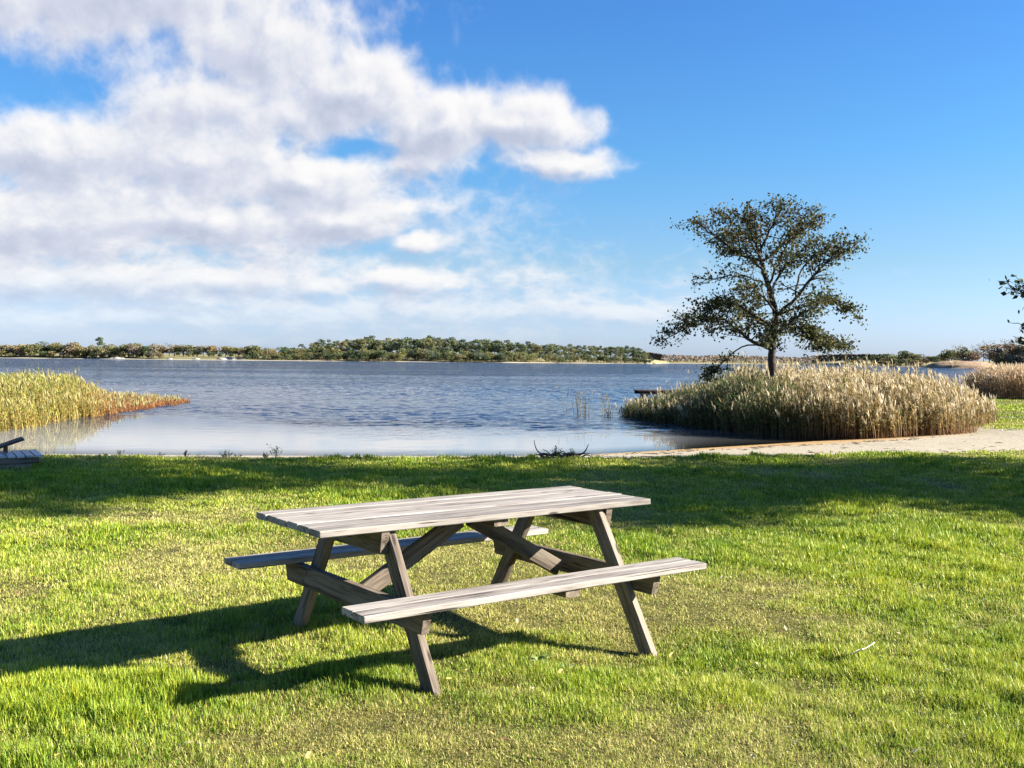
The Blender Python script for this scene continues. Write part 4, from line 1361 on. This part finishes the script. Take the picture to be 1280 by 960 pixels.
def cloud_group():
    g = bpy.data.node_groups.new('cloud_density', 'ShaderNodeTree')
    g.interface.new_socket('Dir', in_out='INPUT', socket_type='NodeSocketVector')
    g.interface.new_socket('Off', in_out='INPUT', socket_type='NodeSocketVector')
    g.interface.new_socket('Density', in_out='OUTPUT', socket_type='NodeSocketFloat')
    t = NT(g)
    gi = t.new('NodeGroupInput'); go = t.new('NodeGroupOutput')
    d = t.vm('NORMALIZE', gi.outputs['Dir'])
    x, y, z = t.xyz(d)[0:3]
    az = t.m('ARCTAN2', x, y); el = t.m('ARCSINE', z)
    p0 = t.vm('ADD', t.comb(az, el, 0), gi.outputs['Off'])
    a2, e2, _ = t.xyz(p0)[0:3]
    # perspective of a cloud layer: features shrink towards the horizon
    inv = t.m('DIVIDE', 1.0, t.m('ADD', t.m('MAXIMUM', e2, 0.0), 0.10))
    q = t.comb(t.m('MULTIPLY', a2, 4.6), t.m('MULTIPLY', t.m('LOGARITHM', inv, 2.71828), 1.5), 0)
    warp = t.noise(q, 2.2, 3, 0.6, color=True)
    wv = t.vm('MULTIPLY', t.vm('SUBTRACT', warp, (0.5, 0.5, 0.5)), (0.085, 0.055, 0))
    wv = t.vm('SCALE', wv, scale=t.m('MULTIPLY', t.m('MINIMUM', t.m('ADD', e2, 0.03), 0.25), 4.0))
    p = t.vm('ADD', p0, wv)
    p = t.vm('MULTIPLY', p, (1, 1, 0))

    def union(lst):
        acc = None
        for cx, cy, rx, ry, w in lst:
            v = t.vm('MULTIPLY', t.vm('SUBTRACT', p, (cx, cy, 0)), (1 / rx, 1 / ry, 0))
            k = t.m('MULTIPLY', t.m('SUBTRACT', 1.0, t.length(v)), w)
            acc = k if acc is None else t.m('SMOOTH_MAX', acc, k, 0.25)
        return acc
    blob = t.m('MAXIMUM', union(BLOBS), -0.6)
    hole = t.m('MAXIMUM', union(HOLES), 0.0)
    f1 = t.noise(q, 3.0, 9, 0.60, 0.0)
    wq = t.vm('ADD', q, t.vm('MULTIPLY', warp, (0.12, 0.12, 0)))
    f2 = t.noise(wq, 4.6, 4, 0.55)
    puff = t.m('SUBTRACT', 0.22, t.m('ABSOLUTE', t.m('SUBTRACT', t.m('MULTIPLY', f2, 2.0), 1.0)))
    n = t.m('ADD', t.m('MULTIPLY', t.m('SUBTRACT', f1, 0.5), 1.3), t.m('MULTIPLY', puff, 0.8))
    dens = t.m('ADD', t.m('SUBTRACT', t.m('MULTIPLY', blob, 1.15), hole), t.m('ADD', n, 0.10))
    t.l.new(dens, go.inputs[0])
    return g


def build_world():
    w = bpy.data.worlds.new('World'); S.world = w; w.use_nodes = True
    t = NT(w.node_tree)
    bg = t.n['Background']
    sky = t.new('ShaderNodeTexSky', sky_type='NISHITA')
    sky.sun_disc = False
    sky.sun_elevation = SUN_EL
    sky.sun_rotation = math.pi / 2 - SUN_AZ
    sky.altitude = 0; sky.air_density = 1.0; sky.dust_density = 0.6; sky.ozone_density = 2.0
    tc = t.new('ShaderNodeTexCoord').outputs['Generated']
    grp = cloud_group()

    def dens(off):
        n = t.new('ShaderNodeGroup', node_tree=grp)
        t.l.new(tc, n.inputs['Dir']); n.inputs['Off'].default_value = off
        return n.outputs[0]
    d0 = dens((0, 0, 0)); d1 = dens((0.010, 0.012, 0))
    z = t.xyz(t.vm('NORMALIZE', tc))[2]
    # sunlit flanks face the sun on the right; thick parts and undersides stay grey
    lit = t.m('ADD', 0.62, t.m('MULTIPLY', t.m('SUBTRACT', d0, d1), 0.9))
    core = t.rng(d0, 0.35, 1.3, 0.0, 0.30)
    lit = t.m('SUBTRACT', lit, core, clamp=True)
    col = t.ramp(lit, [(0.0, (2.35, 2.55, 3.15)), (0.38, (3.00, 3.14, 3.60)), (0.72, (3.95, 3.94, 4.05)), (1.0, (4.4, 4.3, 4.25))])
    alpha = t.rng(d0, -0.22, 0.72, 0.0, 0.97)
    alpha = t.m('MULTIPLY', alpha, t.rng(z, 0.0, 0.09, 0.25, 1.0))
    tint = t.ramp(t.m('MULTIPLY', z, 2.0, clamp=True), [(0.0, (0.535, 0.697, 1.256)), (0.05, (0.535, 0.672, 1.118)), (0.18, (0.454, 0.599, 0.786)), (0.38, (0.316, 0.608, 0.851)), (0.62, (0.267, 0.567, 0.907))])
    skyc = t.mix(1.0, sky.outputs[0], tint, 'MULTIPLY')
    c = t.mix(alpha, skyc, col)
    t.put(bg.inputs['Color'], c)
    bg.inputs['Strength'].default_value = SKY_STRENGTH
    w.cycles.sampling_method = 'MANUAL'; w.cycles.sample_map_resolution = 256


SKY_TINT = (1.0, 1.0, 1.0)
build_world()

sun = bpy.data.lights.new('sun', 'SUN'); sun.energy = SUN_STRENGTH; sun.angle = math.radians(0.5); sun.color = (1.0, 0.93, 0.80)
so = bpy.data.objects.new('sun', sun); COL.objects.link(so)
sd = Vector((math.cos(SUN_EL) * math.cos(SUN_AZ), math.cos(SUN_EL) * math.sin(SUN_AZ), math.sin(SUN_EL)))
so.rotation_euler = sd.to_track_quat('Z', 'Y').to_euler()
so.location = (20, 0, 15)

# ------------------------------------------------------------------ camera
cam = bpy.data.cameras.new('camera'); co = bpy.data.objects.new('camera', cam); COL.objects.link(co)
h, p, r = 1.5957, 0.0227, 0.0095
F = np.array([0, math.cos(p), -math.sin(p)]); Rt = np.array([1.0, 0, 0]); Up = np.array([0, math.sin(p), math.cos(p)])
Rr = math.cos(r) * Rt + math.sin(r) * Up; Ur = -math.sin(r) * Rt + math.cos(r) * Up
mat = Matrix(((Rr[0], Ur[0], -F[0], 0), (Rr[1], Ur[1], -F[1], 0), (Rr[2], Ur[2], -F[2], h), (0, 0, 0, 1)))
co.matrix_world = mat
cam.sensor_width = 36; cam.lens = 36 * F_PX / 1280
cam.clip_start = 0.05; cam.clip_end = 20000
S.camera = co
S.render.engine = 'CYCLES'
S.cycles.max_bounces = 6; S.cycles.transparent_max_bounces = 6; S.cycles.diffuse_bounces = 3; S.cycles.glossy_bounces = 3
S.cycles.caustics_reflective = False; S.cycles.caustics_refractive = False
S.view_settings.view_transform = 'Standard'; S.view_settings.look = 'None'
S.view_settings.exposure = EXPOSURE; S.view_settings.gamma = 1.0
S.view_settings.use_curve_mapping = False
S.render.film_transparent = False
